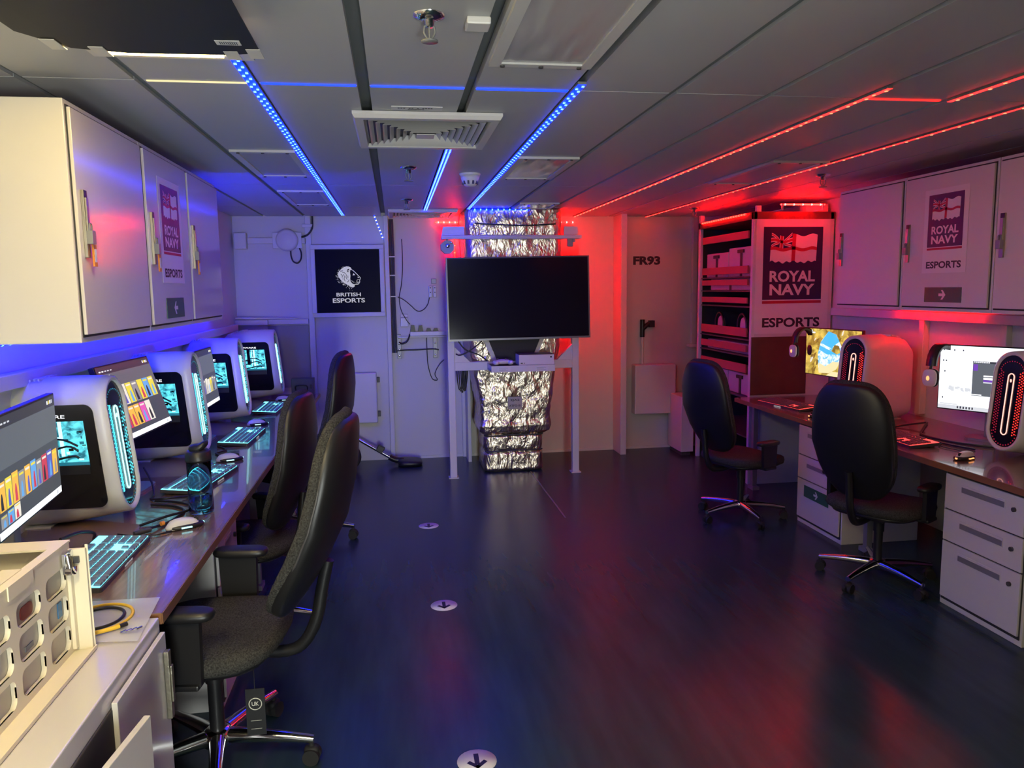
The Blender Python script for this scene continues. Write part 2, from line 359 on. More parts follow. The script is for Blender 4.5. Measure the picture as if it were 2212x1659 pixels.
joint(1.815, 2.14, 2.85, 'thin red light line across the ceiling joining two red strips', 'red_line', wy=.012)
joint(-.80, -.475, 2.845, 'pale yellow glow drawn for lamp light leaking through the ceiling joint left of the blue strip', 'leak_glow', wy=.009)  # glowing bar stands in for the covered lamp's light leaking through the joint
# strips that light the walls: on the bulkhead behind the duct, under the wall cabinets, on the rack
def wallstrip(p, q, label, base, dot, step=.05):
    p, q = Vector(p), Vector(q); L = (q - p).length; d = (q - p).normalized()
    t = thing('led_strip', label, 'light strip', p, 0, 'light strips on walls and furniture')
    s_ = MB(); s_.cyl((0, 0, 0), q - p, .006, n=6); s_.build('glowing_tape', base, t)
    e = MB(); n = max(2, int(L / step))
    for i in range(n): e.sup(d * (L * (i + .5) / n), .0085, .0085, .0085, 1, 1, 8, 4)
    e.build('diodes', dot, t)['kind'] = 'stuff'; return t
wallstrip((.66, 7.731, 2.352), (1.83, 7.731, 2.352), 'string of red diodes along the top of the back wall right of the foil duct', 'red_base', 'red_white', .06)
wallstrip((.42, 7.731, 2.352), (.64, 7.731, 2.352), 'short string of bright red diodes above the left end of the bracket beam', 'red_wall', 'red_white', .05)
wallstrip((.60, 7.70, 2.30), (.60, 7.70, 1.95), 'short red fill strip added down the wall left of the foil duct', 'red_mid', 'red_dot', .06)  # extra strip added to redden the wall beside the duct
wallstrip((1.545, 7.30, 2.39), (1.545, 7.30, 1.25), 'red light strip running down the right side of the foil duct', 'red_wall', 'red_dot', .06)
wallstrip((.70, 6.93, 2.395), (1.22, 6.93, 2.395), 'short blue light strip on the top front edge of the foil duct', 'blue_base', 'blue_dot', .05)
wallstrip((-1.42, 2.9, 1.522), (-1.42, 6.6, 1.522), 'blue light strip under the left wall cabinets', 'blue_wall', 'blue_dot', .06)
t = thing('added_fill_tube', 'unseen blue fill tube added at the far end of the left wall cabinets', 'fill light', (-1.30, 4.975, 1.58))  # unseen tube added to wash the back left wall in blue
q = MB(); q.cyl((0, 0, 0), (0, 0, .30), .022, n=12); q.build('glowing_tube', 'blue_fill', t)
q = MB(); q.box(-.03, .03, -.024, .024, -.04, 0); q.box(-.03, .03, -.024, .024, .30, .34); q.build('end_caps', 'white', t)
wallstrip((XR - .09, 4.35, 1.517), (XR - .09, 5.15, 1.517), 'red light strip under the right wall cabinets', 'red_mid', 'red_dot', .06)
wallstrip((2.934, 7.16, 2.290), (2.934, 6.22, 2.290), 'red light strip along the top of the equipment rack', 'red_mid', 'red_dot', .05)
wallstrip((3.115, 5.975, 2.345), (3.50, 5.975, 2.345), 'row of bright diodes above the large poster on the rack', 'red_wall', 'red_white', .07)
wallstrip((-.17, 7.60, 2.407), (-.092, 7.665, 2.19), 'loose bright end of a light strip hanging by the white post', 'blue_line', 'scr_white', .03)

# ------------------------------------------------------------------ ceiling lights (one under a black cover, two behind the camera)
t = thing('ceiling_light', 'ceiling light glowing yellow round the edges of its black cover', 'ceiling light', (-.62, 1.55, 2.40))
q = MB(); q.box(-.24, .22, -.62, 1.0, .0, .012); q.build('lamp_frame', 'white', t)
q = MB(); q.box(-.18, .14, -.59, .950, -.008, .0); q.build('diffuser', 'warm', t)
t = thing('ceiling_light', 'uncovered ceiling light over the low cabinet, above the camera view', 'ceiling light', (-.62, .45, 2.40))
q = MB(); q.box(-.24, .24, -.46, .42, .0, .012); q.build('lamp_frame', 'white', t)
q = MB(); q.box(-.21, .21, -.42, .38, -.030, .0); q.build('diffuser', 'warm_open', t)
t = thing('black_cover', 'black card sheet fixed under the ceiling light at the top left', 'light cover', (0, 0, 0))
q = MB(); pts = [(-.885, .97), (-.325, .97), (-.330, 2.205), (-.42, 2.225), (-.67, 2.235), (-.80, 2.215), (-.885, 2.10)]
q.loft([[(x, y, 2.335 + .012 * math.sin(3 * x)) for x, y in pts], [(x, y, 2.338 + .012 * math.sin(3 * x)) for x, y in pts]], smooth=False); q.build('sheet', 'card', t)
for x, y in ((-.83, 2.185), (-.735, 2.235), (-.405, 2.235), (-.345, 2.215)):
    q = MB(); q.box(x - .018, x + .018, y - .045, y + .035, 2.3235, 2.3255); q.build('tape_tab', 'tape', t)
q = MB(); q.box(-.425, -.365, 2.10, 2.135, 2.3225, 2.3245, 0)
for i in range(9): q.box(-.415 + i * .005, -.4135 + i * .005, 2.108, 2.128, 2.3215, 2.3225, 1)
q.build('barcode_sticker', ['paper', 'ink'], t)

# ------------------------------------------------------------------ ceiling fittings
def diffuser(x0, x1, y0, y1, label):
    t = thing('air_diffuser', label, 'air vent', ((x0 + x1) / 2, (y0 + y1) / 2, ZC), 0, 'ceiling air diffusers')
    a, c = (x1 - x0) / 2, (y1 - y0) / 2; q = MB()
    ring = lambda k, z: [(-a * k, -c * k, z), (a * k, -c * k, z), (a * k, c * k, z), (-a * k, c * k, z)]
    q.loft([ring(1, -.002), ring(1, -.014), ring(.97, -.028), ring(.86, -.028), ring(.84, -.012)], 0, False, True, False); q.build('frame', 'plast', t)
    q = MB(); q.box(-a * .83, a * .83, -c * .83, c * .83, -.006, -.003); q.build('backing', 'black', t)
    q = MB()
    for i in range(7):
        k = .80 - .095 * i; k2 = k - .06; z0, z1 = -.026 - .0012 * i, -.012
        q.loft([ring(k, z0), ring(k2, z1)], 0, False, False, False); q.loft([ring(k2, z1 + .001), ring(k, z0 + .001)], 0, False, False, False)
    q.box(-a * .13, a * .13, -c * .13, c * .13, -.034, -.03); q.build('louvres', 'plast', t)
    return t
diffuser(-.145, .46, 3.22, 3.92, 'large square louvred air diffuser in the ceiling nearest the camera')
diffuser(-.035, .585, 7.04, 7.64, 'square louvred air diffuser in the ceiling by the back wall')
def hatch(x0, x1, y0, y1, label, plastic=False):
    t = thing('access_hatch', label, 'access panel', ((x0 + x1) / 2, (y0 + y1) / 2, ZC), 0, 'ceiling access panels')
    a, c = (x1 - x0) / 2, (y1 - y0) / 2; q = MB(); e = .035
    q.box(-a, a, -c, -c + e, -.012, 0); q.box(-a, a, c - e, c, -.012, 0); q.box(-a, -a + e, -c + e, c - e, -.012, 0); q.box(a - e, a, -c + e, c - e, -.012, 0)
    q.build('frame', 'white', t)
    q = MB(); N = 14; vs_ = []; fs_ = []
    for i in range(N + 1):
        for j in range(N + 1):
            vs_.append((-a + e + (2 * a - 2 * e) * i / N, -c + e + (2 * c - 2 * e) * j / N, -.006 - (.006 * noise.noise((i * .7, j * .25, x0 * 9)) if plastic and 0 < i < N and 0 < j < N else 0)))
    for i in range(N):
        for j in range(N): fs_.append((i * (N + 1) + j, i * (N + 1) + j + 1, (i + 1) * (N + 1) + j + 1, (i + 1) * (N + 1) + j))
    q.add(vs_, fs_, 0, True); q.build('panel', mat('hatch film', (.46, .45, .46), .18 if plastic else .4), t)
    q = MB()
    for yy in (-c + e / 2, c - e / 2):
        for k in (-.75, 0, .75): q.cyl((a * k, yy, -.012), (a * k, yy, -.017), .008, n=10)
    q.build('screws', 'dgrey', t); return t
hatch(.318, .648, 1.55, 2.53, 'large film-covered access panel in the ceiling at the top of the view', True)
hatch(-.80, -.478, 4.15, 5.02, 'access panel in the ceiling beside the left blue strip, nearer one')
hatch(-.80, -.478, 5.76, 6.65, 'access panel in the ceiling beside the left blue strip, farther one')
hatch(.69, 1.03, 4.25, 5.05, 'access panel with shiny film right of the smoke detector', True)
hatch(1.06, 1.40, 6.50, 6.92, 'access panel with dark film close to the top of the foil duct', True)
hatch(2.18, 2.53, 4.28, 5.22, 'access panel between the two long red strips')
def sprinkler(x, y, s, label):
    t = thing('sprinkler_head', label, 'sprinkler', (x, y, ZC), 0, 'ceiling sprinkler heads'); t.scale = (s,) * 3
    q = MB(); q.lathe([(.042, 0), (.040, -.006), (.022, -.012), (.013, -.014), (.012, -.03), (.0, -.03)][::-1], 20); q.build('rosette', 'chrome', t)
    q = MB(); q.tube([(-.012, 0, -.028), (-.014, 0, -.045), (-.004, 0, -.062)], .003, 6); q.tube([(.012, 0, -.028), (.014, 0, -.045), (.004, 0, -.062)], .003, 6); q.cyl((0, 0, -.03), (0, 0, -.06), .003, n=8); q.build('frame_arms', 'grey', t)
    q = MB(); q.lathe([(0, -.068), (.022, -.068), (.022, -.064), (0, -.064)], 18); q.build('deflector', 'grey', t)
sprinkler(.112, 2.12, 1.0, 'sprinkler head at the top of the view, nearest the camera')
sprinkler(.103, 4.66, 1.2, 'sprinkler head beyond the large air diffuser')
sprinkler(.118, 6.30, 1.2, 'sprinkler head just in front of the far air diffuser')
sprinkler(2.793, 4.80, 1.2, 'sprinkler head on the right near the wall cabinets')
sprinkler(2.75, 6.9, 1.2, 'sprinkler head on the right just in front of the rack')
t = thing('smoke_detector', 'white round smoke detector on the ceiling between two blue strips', 'smoke detector', (.486, 4.89, ZC))
q = MB(); q.lathe([(.0, -.018), (.062, -.018), (.066, -.006), (.066, 0), (0, 0)], 28); q.build('base', 'plast', t)
q = MB(); q.lathe([(0, -.078), (.03, -.078), (.042, -.066), (.056, -.034), (.060, -.018), (0, -.018)], 28)
q.build('cover', 'plast', t)
q = MB()
for k in range(10):
    a = 2 * math.pi * k / 10; q.box(.040, .050, -.006, .006, -.068, -.042, T=TX(0, 0, 0, math.degrees(a)))
q.build('vents', 'dgrey', t)
q = MB(); q.box(-.032, .032, -.035, .035, -.02, 0); single(q, 'ceiling_switch_box', 'plast', 'small white square box on the ceiling beside the access panel', 'box', bevel=.004, loc=(.242, 2.145, ZC))
o = single(MB().box(-.10, .10, -.03, .03, -.003, 0, 0), 'ceiling_label', 'paper', 'small white printed label on the ceiling behind the large air diffuser', 'label', loc=(.11, 3.17, ZC))
q = MB()
for i, (y, wd) in enumerate(((.010, .07), (-.010, .15))):
    for k in range(14):
        if random.random() < .8: q.box(-wd / 2 + wd * k / 14, -wd / 2 + wd * (k + .7) / 14, y - .004, y + .004, -.0042, -.0032)
q.build('printed_lines', 'ink', o)

# ------------------------------------------------------------------ printed posters, signs
def poster(label, W, H, loc, rot, panel_frac, big=False):
    """x across, z up, printed face towards -y"""
    t = thing('poster', label, 'poster', loc, rot, 'navy esports posters')
    q = MB(); N = 10; warp = (lambda x: -.004 - .006 * math.sin((x / W + .5) * math.pi)) if not big else (lambda x: -.003)
    xs = [-W / 2 + W * i / N for i in range(N + 1)]
    q.loft([[(x, 0, z) for z in (0, H)] + [(x, .001, z) for z in (H, 0)] for x in xs], smooth=False); q.build('sheet', 'paper', t)
    pw = W * .80; px0, px1 = -pw / 2, pw / 2; pz1 = H * (1 - .065); pz0 = H * panel_frac
    q = MB(); q.quad(px0, px1, pz0, pz1, -.0008); q.build('printed_panel', 'navy', t)
    # flag
    fw, fh = pw * .78, (pz1 - pz0) * .37; fx = -fw / 2 + pw * .01; fz = pz1 - (pz1 - pz0) * .11 - fh
    wv = lambda x, z: (fx + x * fw + .02 * fw * (z - .5), fz + z * fh + fh * .05 * math.sin(x * 15 + .6) * (.5 + .5 * z) + (.035 * fh * math.sin(x * 40) if z < .15 else 0))
    def strip_(q, fn0, fn1, x0, x1, y, m, n=18):
        top = [wv(x0 + (x1 - x0) * i / n, fn1(x0 + (x1 - x0) * i / n)) for i in range(n + 1)]; bot = [wv(x0 + (x1 - x0) * i / n, fn0(x0 + (x1 - x0) * i / n)) for i in range(n + 1)]
        for i in range(n): q.add([(*bot[i][:1], y, bot[i][1]), (bot[i + 1][0], y, bot[i + 1][1]), (top[i + 1][0], y, top[i + 1][1]), (top[i][0], y, top[i][1])], [(0, 1, 2, 3)], m)
    q = MB(); c = lambda v: (lambda x: v)
    strip_(q, c(0), c(1), .47, 1, -.0012, 0); strip_(q, c(0), c(.46), 0, .47, -.0012, 0)      # white field
    strip_(q, c(.42), c(.54), 0, 1, -.0015, 1)                                                  # red cross
    strip_(q, c(0), c(1), .46, .54, -.0015, 1, 4)
    strip_(q, c(.70), c(.86), 0, .46, -.0013, 0); strip_(q, c(.54), c(1), .19, .27, -.0013, 0, 4)   # canton cross
    strip_(q, c(.735), c(.825), 0, .46, -.0017, 1); strip_(q, c(.54), c(1), .205, .255, -.0017, 1, 4)
    for s0, s1 in ((.54, 1.0), (1.0, .54)):
        for lo, hi, mm, yy in ((-.05, .05, 0, -.0013), (-.02, .02, 1, -.0016)):
            strip_(q, lambda x: s0 + (s1 - s0) * x / .46 + lo, lambda x: s0 + (s1 - s0) * x / .46 + hi, .01, .17, yy, mm, 8)
            strip_(q, lambda x: s0 + (s1 - s0) * x / .46 + lo, lambda x: s0 + (s1 - s0) * x / .46 + hi, .29, .45, yy, mm, 8)
    q.build('flag_emblem', ['paper', 'redp'], t)
    q = MB(); ph = pz1 - pz0
    q.text('ROYAL', 0, pz0 + ph * .245, w_=pw * .77, h=ph * .155, y=-.0014, off=.032); q.text('NAVY', 0, pz0 + ph * .06, w_=pw * .76, h=ph * .155, y=-.0014, off=.032)
    q.build('white_lettering', 'paper', t)
    q = MB(); q.quad(px0, px1, pz0 - H * .034, pz0 - H * .010, -.0008); q.build('red_stripe', 'redp', t)
    q = MB(); q.text('ESPORTS', 0, H * .055, w_=pw * (1.0 if not big else .98), h=H * .085, y=-.0008, off=.032); q.build('dark_lettering', 'ink', t)
    return t
def arrow_sign(label, W, H, loc, rot, direction):
    t = thing('arrow_sign', label, 'sign', loc, rot, 'green arrow signs')
    q = MB(); q.box(-W / 2, W / 2, -.002, 0, 0, H); q.build('plate', 'green', t)
    q = MB(); d = direction; s_ = H
    pts = [(-.34, .09), (.02, .09), (-.11, .30), (.06, .30), (.34, 0), (.06, -.30), (-.11, -.30), (.02, -.09), (-.34, -.09)]
    # block arrow cut from two parts so that both halves are simple polygons
    for half_ in (1, -1):
        h = [(-.34, 0), (-.34, .09), (.05, .09), (-.12, .32), (.06, .32), (.33, 0)]
        q.flat([(x * d * s_, H / 2 + z * half_ * s_) for x, z in h], -.0026)
    q.build('white_arrow', 'paper', t); return t
# ------------------------------------------------------------------ wall cabinets
def wall_cabinet(label, y0, y1, xf, side, doors, tags=True, group='wall cabinets', z0=1.535, z1=2.335):
    """built facing -y with its left edge at x=0 (seen from the front), then turned to face the room"""
    ms = 'steel' if side < 0 else 'steel_matt'; W = y1 - y0; D = (xf - XL) if side < 0 else (XR - xf)
    t = thing('wall_cabinet', label, 'cabinet', (xf, y0 if side < 0 else y1, z0), 90 if side < 0 else -90, group); H = z1 - z0
    q = MB(); q.box(0, W, .004, D - .002, 0, H, 0); q.build('body', [ms], t, .003)
    n = len(doors); xs = [0] + doors[:-1] + [W]
    for i in range(n):
        a, c = xs[i] + .018, xs[i + 1] - .018
        q = MB(); q.box(a - .006, c + .006, .0005, .0045, .018, H - .016, 1); q.box(a, c, -.010, .003, .027, H - .024, 0); dr = q.build('door', [ms, 'steel_in'], t, .002)
        hx = a + .045; hz = .288
        q = MB(); q.box(hx - .014, hx + .014, -.020, -.010, hz, hz + .225, 0); q.box(hx - .010, hx + .010, -.026, -.020, hz + .075, hz + .20, 0)
        q.box(hx - .014, hx + .014, -.0215, -.0195, hz + .20, hz + .225, 1); q.build('locking_bar', ['brass', 'black'], dr, .002)
        q = MB(); q.box(hx - .016, hx + .016, -.040, -.020, hz + .045, hz + .09, 0); q.tube([(hx - .009, -.03, hz + .09), (hx - .009, -.03, hz + .112), (hx + .009, -.03, hz + .112), (hx + .009, -.03, hz + .09)], .003, 6); q.build('padlock', 'grey', dr, .003)
        if tags:
            q = MB(); q.box(hx + .012, hx + .040, -.030, -.024, hz - .03, hz + .045, 0); q.box(hx + .017, hx + .035, -.0312, -.030, hz - .015, hz + .03, 1); q.build('key_tag', ['orange', 'paper'], dr, .002)
    return t
LX = -1.045
wall_cabinet('nearest left wall cabinet, its end panel lit yellow', 2.79, 3.535, LX, -1, [.745])
wall_cabinet('two-door left wall cabinet carrying a poster and a green arrow sign', 3.54, 4.95, LX, -1, [.70, 1.41])
RX = 3.10
def right_cab(label, y0, y1): return wall_cabinet(label, y0, y1, RX, 1, [y1 - y0], False)
right_cab('plain right wall cabinet beside the rack, farthest from the camera', 4.395, 5.10)
right_cab('right wall cabinet with a poster and a green arrow sign on its door', 3.655, 4.39)
right_cab('right wall cabinet cut off by the edge of the view', 2.90, 3.65)
PX = .012
poster('small poster on the left wall cabinet with white lettering on navy', .36, .475, (LX + PX, 3.90, 1.745), 90, .31)
poster('small poster on the right wall cabinet with white lettering on navy', .355, .475, (RX - PX, 4.015, 1.755), -90, .31)
arrow_sign('green sign with white arrow pointing left on the left wall cabinet', .29, .093, (LX + PX, 3.89, 1.583), 90, -1)
arrow_sign('green sign with white arrow pointing right on the right wall cabinet', .30, .085, (RX - PX, 4.007, 1.588), -90, 1)

# ------------------------------------------------------------------ desks, pedestals, low cabinet
def desk(label, x0, x1, y0, y1, front, legs, z1=DZ):
    t = thing('desk', label, 'desk', ((x0 + x1) / 2, (y0 + y1) / 2, 0)); a, c = (x1 - x0) / 2, (y1 - y0) / 2
    q = MB(); q.box(-a, a, -c, c, z1 - .034, z1); q.build('worktop', 'desk', t, .002)
    q = MB(); e = a if front > 0 else -a - .003; q.box(e, e + .003, -c, c, z1 - .033, z1 - .001); q.box(-a, a, -c - .003, -c, z1 - .033, z1 - .001); q.build('edge_band', 'deskedge', t)
    for ly in legs:
        q = MB(); fx = (a - .12) * front; q.box(fx - .02, fx + .02, ly - (y0 + y1) / 2 - .02, ly - (y0 + y1) / 2 + .02, .03, z1 - .034); q.box(fx - .03, fx + .03, ly - (y0 + y1) / 2 - .05, ly - (y0 + y1) / 2 + .05, 0, .03); q.build('leg', 'grey', t, .003)
        q = MB(); rx = (-a + .08) * front; q.box(rx - .02, rx + .02, ly - (y0 + y1) / 2 - .02, ly - (y0 + y1) / 2 + .02, .0, z1 - .034); q.build('leg', 'grey', t, .003)
    return t
desk('long left desk with brown laminate top carrying four computers', XL + .005, -.711, 2.312, 7.25, 1, [4.45, 5.95, 7.1])
desk('long right desk with brown laminate top lit red', 2.81, XR - .005, 1.9, 6.085, -1, [5.95, 4.36, 2.5])
def pedestal(label, y0, y1, xf, side, dz, locks=(0, 1, 2)):
    W = y1 - y0; D = .56; H = DZ - .038
    t = thing('drawer_pedestal', label, 'drawer unit', (xf, y0 if side < 0 else y1, 0), 90 if side < 0 else -90, 'white drawer pedestals')
    q = MB(); q.box(0, W, .012, D, .0, H, 0); q.box(.012, W - .012, .006, .013, .03, H - .004, 1); q.build('carcass', ['steel', 'steel_in'], t, .003)
    zz = [.045] + list(dz) + [H - .008]
    for i in range(3):
        z0, z1 = zz[i] + .004, zz[i + 1] - .004
        q = MB(); q.box(.016, W - .016, -.004, .01, z0, z1, 0); dr = q.build('drawer', 'steel', t, .002)
        hz = z1 - .055
        q = MB(); q.box(.13, W - .13, -.006, -.004, hz - .022, hz + .022, 0); q.box(.135, W - .135, -.0065, -.006, hz - .018, hz + .010, 1); q.build('grip', ['steel', 'grey'], dr)
        if i in locks:
            q = MB(); q.cyl((W - .075, -.004, hz - .01), (W - .075, -.014, hz - .01), .011, n=14); q.build('lock', 'dgrey', dr)
    return t
pedestal('white three-drawer pedestal under the right desk at the right edge of the view', 3.03, 3.58, 2.83, 1, (.354, .524))
pedestal('white three-drawer pedestal under the right desk behind the nearer chair, with a green sign', 4.51, 5.07, 2.83, 1, (.33, .50), (0,))
pedestal('white three-drawer pedestal under the left desk beside the nearest chair', 3.11, 3.50, -.735, -1, (.33, .52))
arrow_sign('small green sign with white arrow low on the right desk pedestal', .31, .082, (2.823, 4.80, .212), -90, 1)
t = thing('low_cabinet', 'white low cabinet in the left foreground with one door ajar', 'cabinet', (-.70, .9, 0), 90); W = 1.395
q = MB(); q.box(0, W, .014, .79, .0, .755, 0); q.box(.01, W - .01, .008, .015, .03, .70, 1); q.build('body', ['steel', 'steel_in'], t, .004)
q = MB(); q.box(.985, W - .012, -.004, .010, .03, .715, 0); dr = q.build('door', 'steel', t, .002)
q = MB(); q.box(W - .045, W - .02, -.018, -.004, .46, .665, 0); q.box(W - .042, W - .023, -.024, -.018, .51, .62, 0); q.build('locking_bar', 'brass', dr, .002)
q = MB(); T_ = TX(.42, 0, 0, -7); q.box(.0, .555, -.016, .0, .03, .685, 0, T_); q.box(.02, .535, -.001, .012, .05, .665, 0, T_); q.build('door', 'steel', t, .002)

# ------------------------------------------------------------------ tower computers
def pc_proto(glow, ring, dots, dim, hi, lit):
    t = thing('computer_tower', '', 'computer')
    H = .60; D = .49
    def sh(x, y, z): return (x, y + .095 * z * max(0.0, 1 - y / .5), z)
    st = [(0, .116, .045, .598, .116), (.006, .1235, .036, .606, .1235), (.05, .126, .030, .608, .125), (.14, .127, .018, .608, .112), (.25, .127, .006, .605, .100), (.36, .127, .002, .598, .095), (.44, .125, .002, .575, .09), (D, .116, .012, .53, .08)]
    rings = [[sh(x, y, z) for x, z in rrect(-w_, w_, z0, z1, r * .998, 8)] for y, w_, z0, z1, r in st]
    q = MB(); q.loft(rings, 0, True, False, True)
    inn = [sh(x, 0, z) for x, z in rrect(-.106, .106, .055, .588, .1055, 8)]; inn2 = [sh(x, .014, z) for x, z in rrect(-.102, .102, .059, .584, .1015, 8)]
    q.loft([inn2, inn, rings[0]], 0, True, False, False)
    q.box(-.10, .10, .30, .42, .0, .006, 0); q.build('case', 'shell', t)
    q = MB(); q.loft([[sh(x, .0135, z) for x, z in rrect(-.1025, .1025, .0585, .5845, .102, 8)], [sh(x, .018, z) for x, z in rrect(-.1025, .1025, .0585, .5845, .102, 8)]], 0, False); q.build('front_panel', 'gloss', t)
    P = [(.020 * math.cos(a), .46 + .020 * math.sin(a)) for a in [math.pi * k / 10 for k in range(11)]] + [(.020 * math.cos(a), .15 + .020 * math.sin(a)) for a in [math.pi + math.pi * k / 10 for k in range(11)]]
    q = MB(); q.tube([sh(x, .010, z) for x, z in P], .0032, 6, closed=True, sub=1); q.sup(sh(0, .010, .44), .006, .003, .010, 1, 1, 10, 6); q.build('light_ring', ring, t)
    q = MB()
    for s_, mm in ((-1, 0), (1, 1)):
        for col, xx in enumerate((.058, .072, .084)):
            for i in range(23):
                z = .135 + i * .0158 + (col % 2) * .008
                if col == 2 and not .17 < z < .47: continue
                r = .0030 if (mm if lit else True) else .0018
                if lit and col == 0 and mm == 0: r = .0062
                p = sh(s_ * xx, .011, z); k = (1 if (mm and not lit) or (lit and (mm == 0 or random.random() < .6)) else 2)
                q.box(p[0] - r, p[0] + r, p[1] - .001, p[1] + .001, p[2] - r * 1.15, p[2] + r * 1.15, k - 1)
    for k in range(14):
        a = R(190 + 160 * k / 13); p = sh(.085 * math.cos(a), .011, .155 + .085 * math.sin(a)); q.box(p[0] - .003, p[0] + .003, p[1] - .001, p[1] + .001, p[2] - .003, p[2] + .003, 1)
        a = R(10 + 160 * k / 13); p = sh(.08 * math.cos(a), .011, .49 + .06 * math.sin(a)); q.box(p[0] - .0025, p[0] + .0025, p[1] - .001, p[1] + .001, p[2] - .0025, p[2] + .0025, 1)
    q.build('vent_lights', [dots, dim], t)
    # side window on the left (seen from the front): local -x
    pane = lambda y0, y1, z0, z1, r, x: [(x, y + .095 * z * max(0.0, 1 - y / .5), z) for y, z in rrect(y0, y1, z0, z1, r, 6)]
    q = MB(); q.loft([pane(.055, .44, .085, .505, .035, -.1262), pane(.055, .44, .085, .505, .035, -.1302)][::-1], 0, False); q.build('side_window', 'gloss', t)
    q = MB(); X = -.1306
    def cell(y0, y1, z0, z1, m, x=X): q.add([(x, y + .095 * z * max(0.0, 1 - y / .5), z) for y, z in ((y1, z0), (y0, z0), (y0, z1), (y1, z1))], [(0, 1, 2, 3)], m)
    cell(.10, .425, .275, .44, 0)
    rnd = random.Random(3)
    for i in range(46):
        y = rnd.uniform(.10, .40); z = rnd.uniform(.28, .425); cell(y, y + rnd.uniform(.006, .022), z, z + rnd.uniform(.004, .014), rnd.choice((1, 1, 2, 2, 3)), X - .0003)
    cell(.10, .40, .255, .275, 2); cell(.19, .205, .30, .44, 1, X - .0006); cell(.215, .222, .30, .44, 1, X - .0006); cell(.235, .262, .31, .44, 3, X - .0005)
    q.build('lit_interior', [glow, hi, M['cyan_lo'] if lit else dim, 'gloss'], t)
    q = MB()
    for z0, z1, dy in ((.30, .34, .0), (.32, .37, .03), (.27, .30, -.02)):
        q.tube([(X - .002, .13 + .095 * .3, z0 + .02), (X - .004, .20 + dy, z1), (X - .004, .30 + dy, z0 + .01), (X - .002, .40, z0 - .01)], .0045, 6)
    q.box(X - .004, X, .10 + .02, .36, .225, .262, 0); q.tube([(X - .002, .33 + .028 * math.cos(a), .35 + .034 * math.sin(a)) for a in [2 * math.pi * k / 14 for k in range(14)]], .003, 6, closed=True, sub=1)
    q.build('cables_and_fan', 'black', t)
    q = MB(); q.text('ALIENWARE', 0, 0, w_=.20, h=.014, off=.01, T=Matrix(((0, 1, 0, X - .0008), (-1, 0, 0, .30), (0, 0, 1, .452), (0, 0, 0, 1))))
    q.build('white_lettering', 'scr_white', t)
    q = MB()
    for i in range(9):
        z = .50 - .0; y = .30 + .016 * i
        for s_ in (-1, 1):
            q.box(s_ * .05 - .035, s_ * .05 + .035, y, y + .006, .598 - .0009 * i * i * .6, .6075 - .0011 * i * i * .6, 0)
    q.build('top_vents', 'shell', t)
    return t
GRP = 'tower computers on the left desk'
pcl = pc_proto('cyan_int', 'cyan_hi', 'cyan', 'cyan_lo', 'cyan_hi', True)
place(pcl, (-1.105, 3.37, DZ), 90, 'white tower computer nearest the camera on the left desk, behind the nearest monitor', GRP)
place(copy_tree(pcl), (-1.085, 4.60, DZ), 90, 'second white tower computer along the left desk, behind the water bottle', GRP)
place(copy_tree(pcl), (-1.075, 5.85, DZ), 90, 'third white tower computer along the left desk', GRP)
place(copy_tree(pcl), (-1.00, 7.05, DZ), 90, 'farthest white tower computer on the left desk, near the back wall', GRP)
GRP = 'tower computers on the right desk'
pcr = pc_proto('ringred', 'ringred', 'dotred', 'dotdim', 'ringred', False)
place(pcr, (3.20, 3.65, DZ), -87, 'white tower computer with glowing red oval front at the right edge of the view', GRP, .94)
place(copy_tree(pcr), (3.05, 4.85, DZ), -77, 'white tower computer on the right desk beyond the nearer chair, showing its plain side', GRP, .97)

# ------------------------------------------------------------------ monitors (screen faces -y)
def cover_tile(q, x0, x1, z0, z1, y, rnd, cols):
    base = rnd.choice(cols); q.quad(x0, x1, z0, z1, y, base); w_, h_ = x1 - x0, z1 - z0
    fg = rnd.choice([c for c in (7, 8, 3, 6, 4) if c != base]); cx = (x0 + x1) / 2 + w_ * rnd.uniform(-.1, .1)
    q.flat([(cx - w_ * .22, z0 + h_ * .05), (cx + w_ * .2, z0 + h_ * .05), (cx + w_ * .13, z0 + h_ * .45), (cx + w_ * .05, z0 + h_ * .62), (cx - w_ * .09, z0 + h_ * .60), (cx - w_ * .2, z0 + h_ * .4)], y - .0002, fg)
    q.quad(x0 + w_ * .12, x1 - w_ * .12, z1 - h_ * .16, z1 - h_ * .08, y - .0002, rnd.choice((2, 5, 2)))
TILES = ['scr_dark', 'c1', 'c2', 'c3', 'c4', 'c5', 'c6', 'c7', 'c8', 'c9', 'scr_mid', 'scr_top', 'scr_white', 'scr_text']
def monitor(label, W, H, tilt, content, loc, rot, group, zc):
    t = thing('monitor', label, 'monitor', loc, rot, group); T = TX(0, 0, zc, 0, -tilt)
    q = MB(); q.box(-W / 2, W / 2, -.004, .022, -H / 2, H / 2, 0, T); q.box(-W * .3, W * .3, .022, .05, -H * .3, H * .3, 0, T); q.build('bezel', 'black', t, .003)
    q = MB(); content(q, W - .012, H - .014, T); q.build('screen', content.mats, t)
    q = MB(); a, z_ = R(-tilt), 0
    q.box(-.03, .03, .05, .085, .012, zc + .04, 0); q.box(-.05, .05, .03, .09, zc - .06, zc + .05, 0); q.build('stand_arm', 'grey', t, .004)
    q = MB(); q.loft([[(x, y, z) for x, y in rrect(-.12, .12, -.035, .14, .05, 6)] for z in (0, .012)], 0, False); q.build('stand_base', 'grey', t)
    return t
